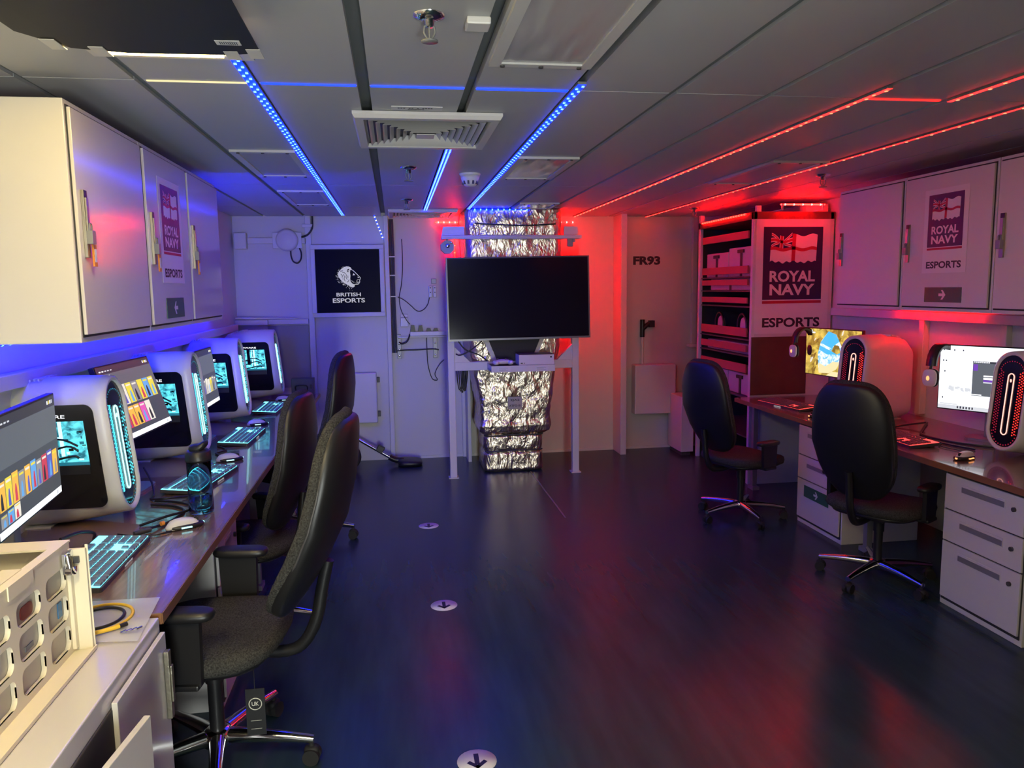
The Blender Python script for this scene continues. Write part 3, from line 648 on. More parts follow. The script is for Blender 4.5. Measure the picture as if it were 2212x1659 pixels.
def scr_library(seed, rows):
    def f(q, W, H, T):
        rnd = random.Random(seed); y = -.0050; K = MB()
        K.quad(-W / 2, W / 2, -H / 2, H / 2, y, 0)
        K.quad(-W / 2, W / 2, H * .06, H * .40, y - .0001, 10); K.quad(-W / 2, W / 2, H * .40, H / 2, y - .0001, 11)
        for i in range(5): K.quad(-W * .46 + i * .028, -W * .46 + i * .028 + .018, H * .43, H * .445, y - .0003, 12 if i < 2 else 13)
        for i in range(4): K.quad(W * .36 + i * .016, W * .36 + i * .016 + .010, H * .43, H * .465, y - .0003, (12, 5, 12, 13)[i])
        if rows == 2: K.quad(-W * .46, -W * .30, H * .30, H * .38, y - .0003, 12)
        for r in range(2):
            if rows == 2: z1 = H * (.22 - .31 * r); n = (8, 6)[r]; h_ = H * .28; w_ = W * .105; x0 = -W * .46
            else: z1 = H * (-.02 - .28 * r); n = (10, 3)[r]; h_ = H * (.26 - .14 * r); w_ = W * .087; x0 = -W * .47
            for i in range(n): cover_tile(K, x0 + i * w_ * 1.08, x0 + i * w_ * 1.08 + w_, z1 - h_, z1 + H * .012 * ((i * 7) % 3 - 1) * (rows == 1), y - .0002, rnd, [1, 2, 3, 4, 5, 6, 8, 2, 1, 9])
        K.quad(-W / 2, W / 2, -H / 2, -H * .435, y - .0003, 12)
        K.quad(W * .40, W * .44, -H * .49, -H * .45, y - .0005, 13)
        q.add(K.v, K.f, 0, False, T); q.mi[-len(K.f):] = K.mi
    f.mats = TILES; return f
def scr_beach():
    def f(q, W, H, T):
        K = MB(); y = -.005; rnd = random.Random(5)
        K.quad(-W / 2, W / 2, -H / 2, H / 2, y, 0)
        P = lambda pts, m, k: K.flat([(a * W, b * H) for a, b in pts], y - .0002 * k, m)
        for i in range(26):
            a = rnd.uniform(-.5, .45); c = rnd.uniform(-.5, .4); P([(a, c), (a + rnd.uniform(.01, .03), c + .02), (a + rnd.uniform(.02, .07), c + rnd.uniform(.08, .2)), (a + .01, c + rnd.uniform(.06, .14))], 1 if rnd.random() < .6 else 5, 1)
        P([(-.24, -.46), (-.27, -.05), (-.22, .22), (-.08, .46), (.06, .40), (.16, .16), (.17, -.10), (.08, -.34), (-.05, -.44)], 3, 2)
        P([(-.22, .20), (-.08, .46), (.06, .40), (.12, .26), (-.02, .10)], 2, 3); P([(-.25, .05), (-.23, .14), (.02, .02), (.16, .06), (.16, -.02), (-.1, -.04)], 2, 3)
        P([(-.24, -.46), (-.245, -.24), (-.12, -.30), (.02, -.18), (.14, -.18), (.08, -.34), (-.05, -.44)], 4, 3)
        P([(-.02, .04), (.04, .18), (.12, .16), (.15, .02), (.08, -.02)], 0, 4); P([(.0, .04), (.03, .10), (.06, .04)], 1, 5)
        P([(-.10, -.5), (.0, -.40), (.2, -.40), (.36, -.5)], 4, 5)
        K.quad(-W * .45, -W * .33, H * .40, H * .43, y - .001, 6); K.quad(-W * .41, -W * .38, H * .42, H * .47, y - .001, 6)
        q.add(K.v, K.f, 0, False, T); q.mi[-len(K.f):] = K.mi
    f.mats = ['scr_rock', 'scr_rockd', 'scr_sky', 'scr_foam', 'scr_sand', 'c2', 'scr_white']; return f
def scr_desktop():
    def f(q, W, H, T):
        K = MB(); y = -.005; rnd = random.Random(8); Q = lambda a, b_, c, d, m, k=1: K.quad(a * W, b_ * W, c * H, d * H, y - .0002 * k, m)
        Q(-.5, .5, -.5, .5, 0, 0); Q(-.5, .5, -.5, -.44, 4); Q(-.48, -.30, -.435, -.415, 2)
        for i in range(6): Q(-.30 + i * .03, -.285 + i * .03, -.485, -.45, 1, 2)
        for a, c in ((-.47, .42), (-.36, .42), (-.27, .42), (-.47, .25), (-.44, .25), (-.45, .08), (-.46, -.34)): Q(a, a + .012, c, c + .025, 1)
        for i in range(18): a = rnd.uniform(-.42, -.2); Q(a, a + .03, -.22 + rnd.uniform(0, .08), -.212 + rnd.uniform(0, .08), 2)
        Q(-.16, .42, -.26, .28, 3, 1); Q(-.16, .42, .25, .28, 1, 2); Q(-.155, -.11, .13, .23, 5, 2); Q(-.05, .24, .045, .065, 0, 2); Q(-.05, .24, .0, .03, 0, 2); Q(-.05, .24, -.035, -.005, 5, 2); Q(-.05, .24, -.055, -.035, 2, 2)
        for i in range(8): Q(-.15 + i * .02, -.137 + i * .02, .255, .275, 0, 3)
        Q(-.16, -.06, -.25, -.235, 0, 2)
        q.add(K.v, K.f, 0, False, T); q.mi[-len(K.f):] = K.mi
    f.mats = ['scr_white', 'scr_ink', 'scr_text', 'scr_mid', 'scr_text', 'scr_purple']; return f
GL, GR2 = 'monitors on the left desk', 'monitors on the right desk'
monitor('nearest monitor on the left desk, showing one row of game covers', .62, .375, 0, scr_library(2, 1), (-1.215, 2.71, DZ), 96.6, GL, .395)
monitor('second monitor on the left desk, tilted back, showing two rows of covers', .60, .36, 17, scr_library(6, 2), (-1.235, 3.86, DZ), 86, GL, .45)
monitor('third monitor on the left desk, mostly hidden behind the second computer', .60, .37, 6, scr_library(9, 1), (-1.215, 5.11, DZ), 90, GL, .395)
_a = R(28); monitor('monitor on the right desk with a white desktop and a dark window', .57, .40, 0, scr_desktop(), (3.32 + .285 * math.sin(_a), 4.30 - .285 * math.cos(_a), DZ), -90 + 28, GR2, .365)
_a = R(10); monitor('monitor on the right desk with a golden rock and beach picture', .59, .365, 0, scr_beach(), (3.19 + .295 * math.sin(_a), 5.64 - .295 * math.cos(_a), DZ), -90 + 10, GR2, .425)

# ------------------------------------------------------------------ keyboards and mice
def keyboard(light, cap, edge, group):
    t = thing('keyboard', '', 'keyboard', group=group); W, D = .535, .19; T = TX(0, 0, .014, 0, 4)
    q = MB()
    q.loft([[(x, y, z) for x, y in rrect(-W / 2, W / 2, -D / 2, D / 2, .012, 4)] for z in (-.008, .008)], 0, False, T=T)
    q.box(-W * .45, W * .45, D * .25, D * .4, -.018, -.006, 0, T); q.build('case', edge, t)
    q = MB(); q.box(-W / 2 + .006, W / 2 - .006, -D / 2 + .008, D / 2 - .006, .0082, .0092, 0, T); q.build('backlight', light, t)
    q = MB(); kx = .0195
    for r in range(6):
        y = D / 2 - .022 - r * .0285 - (.006 if r else 0); xs = []
        if r == 5: xs = [(0, 1.25), (1.25, 1.25), (2.5, 1.25), (3.75, 6.25), (10, 1.25), (11.25, 1.25), (12.5, 1.25), (13.75, 1.25)]
        else:
            off = (0, .0, .5, .75, 1.25)[r]; xs = ([(0, 1 + off)] if off else []) + [(1 + off + i - (0 if off else 1), 1) for i in range(13 if not off else 12)]; e = xs[-1][0] + xs[-1][1]; xs.append((e, 15 - e))
        xs += [(15.4 + i, 1) for i in range(3) if r in (0, 1, 2, 5) or (r == 4 and i == 1)]; xs += [(18.8 + i, 1) for i in range(4) if r > 0] if r < 5 else [(18.8, 2), (20.8, 1), (21.8, 1)]
        for x, u in xs:
            x0 = -W / 2 + .016 + x * .0221; x1 = x0 + u * .0221 - .0045; y0, y1 = y - .0115, y + .0115; m = 1 if random.random() < .0 else 0
            q.loft([[(x0, y0, .009), (x1, y0, .009), (x1, y1, .009), (x0, y1, .009)], [(x0 + .002, y0 + .002, .0165), (x1 - .002, y0 + .002, .0165), (x1 - .002, y1 - .002, .0165), (x0 + .002, y1 - .002, .0165)]], m, False, T=T)
    q.build('keycaps', cap, t)
    q = MB(); q.text('ALIENWARE', 0, -.006, w_=.085, h=.0075, y=-D / 2 - .0006, T=T); q.build('front_lettering', 'scr_text', t)
    return t
G = 'keyboards on the left desk'
kl = keyboard('keycyan', 'keycap_l', 'dgrey', G)
place(kl, (-1.045, 2.775, DZ), 91, 'cyan-lit keyboard in front of the nearest monitor on the left desk', G)
place(copy_tree(kl), (-.985, 3.97, DZ), 82, 'cyan-lit keyboard behind the water bottle', G)
place(copy_tree(kl), (-1.00, 5.11, DZ), 88, 'cyan-lit keyboard third along the left desk', G)
place(copy_tree(kl), (-1.015, 6.34, DZ), 89, 'cyan-lit keyboard farthest along the left desk', G)
G = 'keyboards on the right desk'
kr = keyboard('keyred', 'keycap_r', 'dgrey', G)
place(kr, (2.985, 4.20, DZ), -92, 'red-lit keyboard on the right desk to the right of the nearer chair', G)
place(copy_tree(kr), (3.00, 5.55, DZ), -82, 'red-lit keyboard on the right desk in front of the beach picture monitor', G)
def mouse(light, shell):
    t = thing('computer_mouse', '', 'mouse')
    q = MB(); q.sup((0, .005, .004), .034, .068, .034, .9, .8, 24, 12, 0, lambda x, y, z: (x * (1 - .12 * math.cos(y * 22)), y, max(0.0, z + (.006 if z > .02 else 0)) * (1 - 3.0 * abs(y + .01) * (y < 0)))); q.build('top_shell', shell, t)
    q = MB(); q.sup((0, -.004, .010), .036, .072, .011, .6, .8, 24, 8, 0); q.build('base', 'black', t)
    q = MB(); q.box(-.041, -.034, -.02, .02, .008, .013); q.box(.034, .041, -.02, .02, .008, .013); q.box(-.006, .006, -.0755, -.066, .008, .016); q.build('side_light', light, t)
    q = MB(); q.cyl((-.005, -.045, .030), (.005, -.045, .030), .009, n=12); q.build('scroll_wheel', 'rubber', t)
    return t
G = 'white mice on the left desk'
ml = mouse('cyan_hi', 'shell'); place(ml, (-.865, 3.175, DZ), 118, 'white mouse beside the water bottle on the left desk', G)
place(copy_tree(ml), (-.945, 4.43, DZ), 110, 'white mouse past the bottle by the second left keyboard', G)
place(copy_tree(ml), (-.99, 5.60, DZ), 105, 'white mouse at the far end of the third left keyboard', G)
place(copy_tree(ml), (-.975, 6.83, DZ), 105, 'white mouse farthest along the left desk', G)
G = 'mice on the right desk'
mr = mouse('orangeglow', 'shell'); place(mr, (2.99, 3.64, DZ), -70, 'white mouse with orange light in front of the red-lit computer', G)
place(copy_tree(mr), (2.955, 5.05, DZ), -75, 'white mouse beside the far red keyboard, partly behind a chair', G)

# ------------------------------------------------------------------ water bottle
t = thing('water_bottle', 'smoky clear water bottle with black flip lid on the left desk', 'bottle', (-.85, 3.39, DZ))
q = MB(); q.lathe([(0, .002), (.045, .002), (.051, .008), (.052, .05), (.050, .11), (.048, .15), (.050, .22), (.050, .232), (.0475, .232), (.046, .15), (.0475, .11), (.049, .05), (.047, .012), (0, .010)], 32); q.build('bottle_body', 'smoke', t)
q = MB(); q.lathe([(0, .276), (.040, .276), (.052, .268), (.0535, .236), (.053, .228), (.0515, .228), (.0515, .234), (0, .234)][::-1], 32)
q.sup((.004, 0, .283), .040, .034, .018, .7, .8, 20, 8, 0, lambda x, y, z: (x, y, z + max(0, x) * .55)); q.build('flip_lid', 'black', t)
q = MB(); q.lathe([(0, .012), (.046, .012), (.0455, .075), (0, .075)], 24); q.build('water', clear('water', (.55, .72, .8), .0, 1.33), t)
# ------------------------------------------------------------------ cables on the desks
def cable(name, pts, r, m, label, group=None, n=8): q = MB(); q.tube(pts, r, n); return single(q, name, m, label, 'cable', group)
z = DZ + .006
cable('black_cable', [(-.985, 3.15, z + .008), (-.95, 3.24, z), (-.93, 3.32, z), (-.93, 3.42, z), (-1.0, 3.50, z), (-1.10, 3.54, z)], .0055, 'black', 'black cable looping on the left desk near the water bottle', 'loose cables on the left desk')
cable('black_cable', [(-1.05, 3.22, z), (-.965, 3.29, z + .013), (-.905, 3.36, z + .012), (-.905, 3.47, z), (-.99, 3.56, z), (-1.10, 3.60, z + .001)], .0055, 'black', 'outer black cable coil between the first computer and the bottle', 'loose cables on the left desk')
cable('black_cable', [(-1.22, 3.86, z + .1), (-1.17, 3.80, z + .04), (-1.14, 3.72, z), (-1.13, 3.64, z), (-1.05, 3.585, z + .014), (-.96, 3.66, z)], .005, 'black', 'black cable dropping from the second monitor on the left desk', 'loose cables on the left desk')
cable('black_cable', [(-1.20, 2.86, z + .07), (-1.175, 2.97, z + .06), (-1.16, 3.05, z + .03), (-1.17, 3.07, z)], .006, 'black', 'short black cable curving below the nearest monitor', 'loose cables on the left desk')
cable('black_cable', [(-1.10, 4.85, z), (-1.02, 4.72, z), (-1.06, 4.62, z), (-.98, 4.52, z), (-.96, 4.50, z)], .005, 'black', 'black cable on the left desk beside the second computer', 'loose cables on the left desk')
cable('mouse_cable', [(-.90, 3.12, z), (-.95, 3.08, z), (-1.02, 3.08, z), (-1.1, 3.12, z)], .003, 'black', 'thin mouse cable running back from the nearest mouse', 'loose cables on the left desk')
q = MB(); q.tube([(-1.03, 3.09, z + .006), (-1.0, 3.12, z + .006), (-.985, 3.14, z + .006)], .010, 8); q.tube([(-.955, 3.175 + .0, z + .016), (-.945, 3.185, z + .016)], .009, 10, 1); single(q, 'cable_connector', ['dgrey', 'orange'], 'thick dark cable plug with an orange ring on the left desk', 'cable')
cable('black_cable', [(3.50, 4.62, z + .002), (3.32, 4.42, z + .002), (3.20, 4.26, z + .002), (3.21, 4.05, z + .002), (3.26, 3.94, z + .002), (3.34, 3.84, z + .002)], .007, 'black', 'thick black cable under the white-desktop monitor on the right desk', 'loose cables on the right desk')
cable('black_cable', [(3.40, 4.50, z + .03), (3.24, 4.56, z + .001), (3.14, 4.48, z + .001), (3.11, 4.30, z + .001), (3.15, 3.98, z + .001), (3.20, 3.82, z + .001)], .006, 'black', 'black cable looping past the nearer red keyboard', 'loose cables on the right desk')
cable('mouse_cable', [(3.05, 3.66, z), (3.10, 3.78, z), (3.08, 3.95, z), (3.16, 4.02, z)], .003, 'black', 'thin mouse cable on the right desk beside the red-lit computer', 'loose cables on the right desk')

# ------------------------------------------------------------------ headsets hung on the right monitors
def headset():
    t = thing('headset', '', 'headset'); q = MB()
    arc = [(.085 * math.cos(a), 0, .085 * math.sin(a) * 1.25) for a in [math.pi * k / 12 for k in range(13)]]
    rings = []
    for i, p in enumerate(arc):
        a = math.pi * i / 12; n_ = Vector((math.cos(a), 0, math.sin(a))); P = Vector(p)
        rings.append([P + n_ * .011 + Vector((0, .026, 0)), P + n_ * .011 - Vector((0, .026, 0)), P - n_ * .009 - Vector((0, .026, 0)), P - n_ * .009 + Vector((0, .026, 0))])
    q.loft(rings, 0, True); q.build('headband', 'black', t)
    for s_ in (-1, 1):
        q = MB(); q.tube([(s_ * .086, 0, .005), (s_ * .094, 0, -.03), (s_ * .092, 0, -.06)], .008, 8); q.sup((s_ * .078, 0, -.065), .018, .042, .05, .7, 1, 20, 10); q.build('ear_cushion', 'black', t)
        q = MB(); q.sup((s_ * .098, 0, -.065), .016, .040, .048, .7, 1, 20, 10); e = q.build('ear_cup', 'shell', t)
        q = MB(); q.sup((s_ * .115, 0, -.065), .003, .009, .013, 1, 1, 12, 6); q.build('ear_light', 'orangeglow', e)
    return t
hs = headset(); place(hs, (3.13, 5.58, 1.255), 12, 'headset hanging on the corner of the beach picture monitor')
place(copy_tree(hs), (3.29, 4.25, 1.200), 22, 'headset hanging on the corner of the white-desktop monitor', None, 1.12)

# ------------------------------------------------------------------ rack chassis and plastic bag on the low cabinet
t = thing('rack_chassis', 'beige metal rack chassis with oval cut-outs on the low cabinet', 'equipment case', (-.87, 1.48, .757), 90)   # local x -> +Y, -y -> +X
W, H, D = .635, .300, .43
q = MB()
q.box(0, W, 0, .0025, 0, H * .0 + .012, 0); q.box(0, W, D - .003, D, 0, H, 0); q.box(0, .003, .0025, D, 0, H, 0); q.box(W - .003, W, .0025, D, 0, H, 0); q.box(0, W, .0, D, 0, .003, 0)
q.build('shell', 'beige', t)
# face with rounded cut-outs: four columns and three rows, one hole loop each
cols = [(.035, .155), (.185, .305), (.335, .455), (.485, .60)]; rows_ = [(.022, .088), (.104, .170), (.186, .244)]
q = MB(); xs = sorted({0, W} | {v for c_ in cols for v in c_}); zs = sorted({.0, H} | {v for r_ in rows_ for v in r_})
for i in range(len(xs) - 1):
    for j in range(len(zs) - 1):
        hole = any(abs(xs[i] - c_[0]) < 1e-6 for c_ in cols) and any(abs(zs[j] - r_[0]) < 1e-6 for r_ in rows_)
        x0, x1, z0, z1 = xs[i], xs[i + 1], zs[j], zs[j + 1]
        if not hole: q.box(x0, x1, -.002, .002, z0, z1)
        else:
            rr = rrect(x0, x1, z0, z1, .020, 6); n = len(rr)
            corner = [(x1, z0)] * 7 + [(x1, z1)] * 7 + [(x0, z1)] * 7 + [(x0, z0)] * 7
            for y in (-.002,): q.add([(a, y, c_) for a, c_ in corner] + [(a, y, c_) for a, c_ in rr], [(k, (k + 1) % n, n + (k + 1) % n, n + k) for k in range(n)])
            q.loft([[(a, -.002, c_) for a, c_ in rr], [(a, .010, c_) for a, c_ in rr]], 0, True, False, False)
q.build('slotted_face', 'beige', t)
q = MB(); q.box(.01, W - .012, .011, .014, .006, H - .04); q.build('inner_panel', 'beige_in', t)
q = MB(); q.box(-.004, W + .004, -.004, .022, H - .004, H + .001); q.box(-.004, W + .004, D - .04, D, H - .004, H + .001); q.box(W - .07, W + .004, .022, D - .04, H - .004, H + .001); q.box(.30, .42, .018, .06, H + .0, H + .003); q.box(.30, .42, -.007, -.004, H - .03, H + .003); q.build('top_rim', 'beige', t)
q = MB(); q.box(.006, W - .07, .022, D - .04, .06, .065); q.build('black_tray', 'card', t)
q = MB(); q.box(W - .012, W - .002, -.045, -.002, .002, H - .02); q.box(W - .03, W - .012, -.012, -.002, .012, H - .06); q.box(W - .002, W + .002, -.048, -.040, .002, H - .012); q.build('rack_ear', 'beige', t, .002)
q = MB(); q.box(0, W - .002, -.05, -.002, .0005, .004); q.box(0, W - .002, -.052, -.048, .0005, .010); q.build('base_flange', 'beige', t)
q = MB(); q.box(W - .055, W - .02, -.012, -.004, .225, .28, 0); q.tube([(W - .05, -.016, .275), (W - .05, -.022, .235), (W - .035, -.024, .223), (W - .022, -.022, .235)], .006, 8, 0); q.cyl((W - .05, -.012, .233), (W - .05, -.026, .233), .011, n=14); q.cyl((W - .022, -.010, .273), (W - .022, -.016, .273), .009, n=14)
q.box(W - .02, W + .035, -.030, -.016, .243, .261, 1); q.build('latch', ['chrome', 'dgrey'], t, .001)
q = MB(); q.prism(rrect(.375, .435, .190, .222, .014, 5), .008, .0108); q.build('red_badge', 'redface', t)
q = MB(); q.box(.565, .588, .0085, .0108, .115, .155); q.build('blue_sticker', 'blueface', t)
q = MB(); q.box(.385, .425, .0085, .0108, .112, .124); q.build('small_badge', 'grey', t)
t = thing('plastic_bag', 'clear plastic bag with a cable coil lying on the low cabinet and desk end', 'bag', (0, 0, 0))
N = 16; cor = [Vector((-.72, 2.125, .762)), Vector((-.745, 2.42, .768)), Vector((-.99, 2.43, .766)), Vector((-.93, 2.145, .764))]
q = MB(); vs_ = []; fs_ = []
for i in range(N + 1):
    for j in range(N + 1):
        u, v = i / N, j / N; p = cor[0] * (1 - u) * (1 - v) + cor[1] * u * (1 - v) + cor[2] * u * v + cor[3] * (1 - u) * v
        p.z += .006 * (noise.noise((u * 5, v * 4, .3)) + .6) * min(1, 6 * min(u, 1 - u, v, 1 - v)); vs_.append(p)
for i in range(N):
    for j in range(N): fs_.append((i * (N + 1) + j, (i + 1) * (N + 1) + j, (i + 1) * (N + 1) + j + 1, i * (N + 1) + j + 1))
q.add(vs_, fs_, 0, True); q.build('film', 'bag', t)
co = lambda r, a0, a1, n=16: [(-.87 + r * math.cos(R(a0 + (a1 - a0) * k / n)), 2.27 + r * 1.15 * math.sin(R(a0 + (a1 - a0) * k / n)), .775) for k in range(n + 1)]
o = cable('coiled_cable', co(.088, -75, 190), .0045, 'yellow', 'yellow cable coil inside the plastic bag')
o = cable('coiled_cable', co(.066, -75, 190), .0045, 'black', 'black cable coil inside the plastic bag')
q = MB(); q.tube([(-.845, 2.165, .776), (-.81, 2.185, .776), (-.79, 2.20, .776)], .006, 8, 0); q.tube([(-.79, 2.20, .776), (-.775, 2.215, .776)], .0062, 8, 1); single(q, 'cable_end', ['yellow', 'black'], 'yellow cable end with a black sleeve in the plastic bag', 'cable')
q = MB()
for k in range(4): q.tube([(-.775 + .012 * k, 2.16 + .006 * k, .7735), (-.765 + .012 * k, 2.175 + .006 * k, .7735)], .003, 6)
single(q, 'loose_screws', 'chrome', 'little pile of bright screws at the edge of the plastic bag', 'screws')

# ------------------------------------------------------------------ office chairs (front faces -y)
def office_chair(group, off=.43, lean=20, armz=.695, army=.02):
    t = thing('office_chair', '', 'chair', group=group)
    q = MB(); q.sup((0, -.01, .495), .285, .275, .048, .55, .62, 40, 12, 0, lambda x, y, z: (x, y, z + .02 * (y / .27) ** 2 * (1 if y > 0 else -1) * .6 - .02 * (abs(x) < .2) * (1 - (x / .2) ** 2) * (z > 0) * .6)); q.build('seat', 'fabric', t)
    q = MB(); q.sup((0, -.01, .462), .255, .245, .02, .4, .6, 32, 8); q.build('seat_pan', 'black', t)
    T = TX(0, off, .925, 0, -lean); ob = off - .325
    def bk(x, y, z):
        wz = 1.0 - .22 * max(0, -z / .35) ** 1.5 - .18 * max(0, z / .35) ** 2
        return (x * wz, y - .35 * x * x * 1.6 + .03 * math.cos(z * 7) - .03, z)
    q = MB(); q.sup((0, 0, 0), .25, .036, .37, .55, .62, 40, 22, 0, bk, T); q.build('backrest', 'fabric', t)
    q = MB(); q.sup((0, .022, -.006), .246, .040, .364, .5, .62, 36, 18, 0, bk, T)
    q.build('back_shell', 'black', t)
    q = MB(); q.tube([T @ Vector(bk(.244 * math.copysign(abs(math.cos(a)) ** .62, math.cos(a)), .018, .352 * math.copysign(abs(math.sin(a)) ** .62, math.sin(a)))) for a in [2 * math.pi * k / 40 for k in range(40)]], .0045, 6, closed=True, sub=1); q.build('piping', 'dgrey', t)
    q = MB(); yb = lambda z_: off + (z_ - .925) * math.tan(R(lean)) + .052
    q.tube([(0, .10, .435), (0, .24, .425), (0, yb(.5) - .01, .45), (0, yb(.56) + .022, .54), (0, yb(.66) + .012, .66), (0, yb(.76), .76)], .022, 10); q.build('back_bar', 'black', t)
    for s_ in (-1, 1):
        q = MB(); q.sup((s_ * .295, army, armz), .042, .105, .018, .5, .6, 24, 8); a = q.build('armrest', 'black', t)
        q = MB(); q.prism([(-.075, .46), (.055, .46), (.06, armz - .012), (-.085, armz - .012)], -.012, .012, T=TX(s_ * .296, army, 0, 90)); q.box(s_ * .29 - .03 - .06 * (s_ > 0), s_ * .29 + .03 + .06 * (s_ < 0), army - .07, army + .05, .45, .47); q.build('arm_support', 'black', a, .006)
    q = MB(); q.box(-.09, .09, -.11, .13, .41, .45); q.cyl((0, 0, .32), (0, 0, .42), .032, n=16); q.build('mechanism', 'black', t, .008)
    q = MB(); q.tube([(.06, -.02, .425), (.2, -.03, .42), (.27, -.04, .415)], .007, 8); q.build('lever', 'black', t)
    q = MB(); q.cyl((0, 0, .11), (0, 0, .33), .026, n=18); q.build('gas_lift', 'black', t)
    q = MB(); q.lathe([(0, .085), (.052, .085), (.055, .12), (.04, .14), (0, .14)], 20); q.build('hub', 'chrome', t)
    for k in range(5):
        a = 72 * k + 17; q = MB(); rings = []
        for i in range(7):
            u = i / 6; x = .045 + .30 * u; w_ = .030 - .014 * u; h = .028 - .013 * u; zc_ = .112 - .022 * u * u
            rings.append([(x, w_ * math.cos(b_), zc_ + h * math.sin(b_)) for b_ in [2 * math.pi * j / 12 for j in range(12)]])
        Tk = TX(0, 0, 0, a); q.loft(rings, 0, True, T=Tk); lg = q.build('leg', 'chrome', t)
        q = MB()
        for s_ in (-1, 1): q.cyl((.335, s_ * .006, .030), (.335, s_ * .026, .030), .030, n=18, T=Tk)
        q.cyl((.335, 0, .03), (.335, 0, .085), .010, n=10, T=Tk); q.sup((.335, 0, .05), .028, .02, .018, .7, .8, 14, 8, 0, None, Tk); q.build('caster', 'rubber', lg)
    return t
G = 'office chairs at the desks'
ch = office_chair(G); c2 = office_chair(G, .29, 13, .655, .02); c3 = office_chair(G, .39, 15, .655, .02)
place(ch, (-.68, 2.74, 0), -97, 'charcoal office chair nearest the camera at the left desk, with a hanging tag', G)
place(copy_tree(c2), (-.76, 3.90, 0), -101, 'charcoal office chair second along the left desk', G, .94)
place(c2, (-.66, 5.33, 0), -101, 'charcoal office chair farthest along the left desk', G)
place(copy_tree(c3), (2.47, 5.22, 0), 110, 'charcoal office chair at the far end of the right desk, before the rack', G, .92)
place(c3, (2.70, 3.92, 0), 120, 'charcoal office chair in front of the nearer right keyboard', G, .92)
q = MB(); q.box(-.032, .032, -.002, .002, -.085, .085, 0); q.tube([(0, 0, .085), (0, 0, .17)], .002, 6, 0)
q.tube([(.021 * math.cos(a), -.003, .03 + .021 * math.sin(a)) for a in [2 * math.pi * k / 24 for k in range(24)]], .0017, 6, 1, True, sub=1)
q.text('UK', 0, .023, w_=.024, h=.015, y=-.003, m=1, off=.01)
q.box(-.018, .018, -.0028, -.002, -.062, -.061, 1); q.box(-.018, .018, -.0028, -.002, -.032, -.031, 1)
tg = q.build('hanging_tag', ['card', 'cream'], ch); tg.location = (.10, .173, .255); tg.rotation_euler = (0, 0, R(97))

# ------------------------------------------------------------------ framed lion picture
t = thing('lion_picture', 'white-framed black picture of a pale lion head above two words, print given a glow', 'screen', (-.4385, 7.675, 1.445))
W, H, e = .692, .69, .042
q = MB(); q.box(-W / 2, W / 2, -.022, .0, 0, e); q.box(-W / 2, W / 2, -.022, .0, H - e, H); q.box(-W / 2, -W / 2 + e, -.022, 0, e, H - e); q.box(W / 2 - e, W / 2, -.022, 0, e, H - e); q.build('frame', 'white', t, .004)
q = MB(); q.box(-W / 2 + e, W / 2 - e, -.014, -.002, e, H - e); M['print_dark'] = mat('near black emblem lines', (.004, .005, .014), .4, spec=.03); q.build('print', mat('near black print', (.004, .005, .014), .3, spec=.03), t)
q = MB(); q.text('BRITISH', 0, .198, w_=.232, h=.036, y=-.0146, off=.022); q.text('ESPORTS', 0, .137, w_=.305, h=.044, y=-.0146, off=.026); q.build('cream_lettering', 'glowcream', t)  # added glow keeps the cream print pale under the blue light
# the emblem: a lion's head in profile, looking right (u right, v up, unit box)
def em(u, v): return (-.118 + u * .236, .255 + v * .236)
q = MB(); Y0 = -.0146
mane = [(.46, .98), (.54, .97), (.62, .93), (.66, .86), (.60, .82), (.585, .72), (.60, .60), (.585, .48), (.60, .36), (.66, .28), (.74, .24), (.76, .17), (.70, .12), (.60, .14), (.52, .20), (.44, .24), (.36, .30), (.26, .36), (.20, .44), (.14, .52), (.10, .62), (.10, .70), (.15, .78), (.24, .87), (.34, .94)]
q.flat([em(*p) for p in mane], Y0)
def line(pts, w_, y, m):
    for a, c in zip(pts[:-1], pts[1:]):
        d = Vector((c[0] - a[0], c[1] - a[1])); n_ = Vector((-d.y, d.x)).normalized() * w_ / 2; d = d.normalized() * w_ * .3
        q.flat([em(a[0] - d.x + n_.x, a[1] - d.y + n_.y), em(c[0] + d.x + n_.x, c[1] + d.y + n_.y), em(c[0] + d.x - n_.x, c[1] + d.y - n_.y), em(a[0] - d.x - n_.x, a[1] - d.y - n_.y)], y, m)
line([(.62, .86), (.72, .80), (.84, .68), (.93, .58), (1.0, .51), (.985, .45), (.96, .42), (.965, .34), (.94, .29), (.90, .25), (.80, .24), (.70, .24)], .022, Y0 - .0002, 0)
line([(.96, .43), (.90, .44), (.86, .42), (.84, .36), (.88, .33), (.96, .34)], .016, Y0 - .0002, 0); line([(.80, .30), (.92, .30)], .018, Y0 - .0002, 0)
q.flat([em(*p) for p in [(.69, .61), (.72, .70), (.79, .62)]], Y0 - .0002, 0); q.flat([em(*p) for p in [(.87, .55), (.93, .54), (.96, .50), (.90, .51)]], Y0 - .0002, 0); line([(.64, .40), (.70, .34), (.74, .33)], .015, Y0 - .0002, 0)
rnd = random.Random(4)
for u, v, r in [(.505, .80, .040), (.53, .83, .03)]: q.flat([em(u + r * math.cos(a), v + r * 1.5 * math.sin(a)) for a in [2 * math.pi * k / 12 for k in range(12)]], Y0 - .0003, 1)
q.flat([em(.515 + .018 * math.cos(a), .80 + .03 * math.sin(a)) for a in [2 * math.pi * k / 10 for k in range(10)]], Y0 - .0005, 0)
for pts in ([(.22, .66), (.28, .60), (.26, .52)], [(.32, .66), (.36, .56), (.34, .46), (.38, .38)], [(.44, .64), (.42, .54), (.46, .44)], [(.50, .60), (.50, .50)], [(.20, .78), (.30, .80)], [(.28, .74), (.36, .72), (.42, .66)], [(.54, .44), (.50, .36), (.46, .34)]): line(pts, .020, Y0 - .0003, 1)
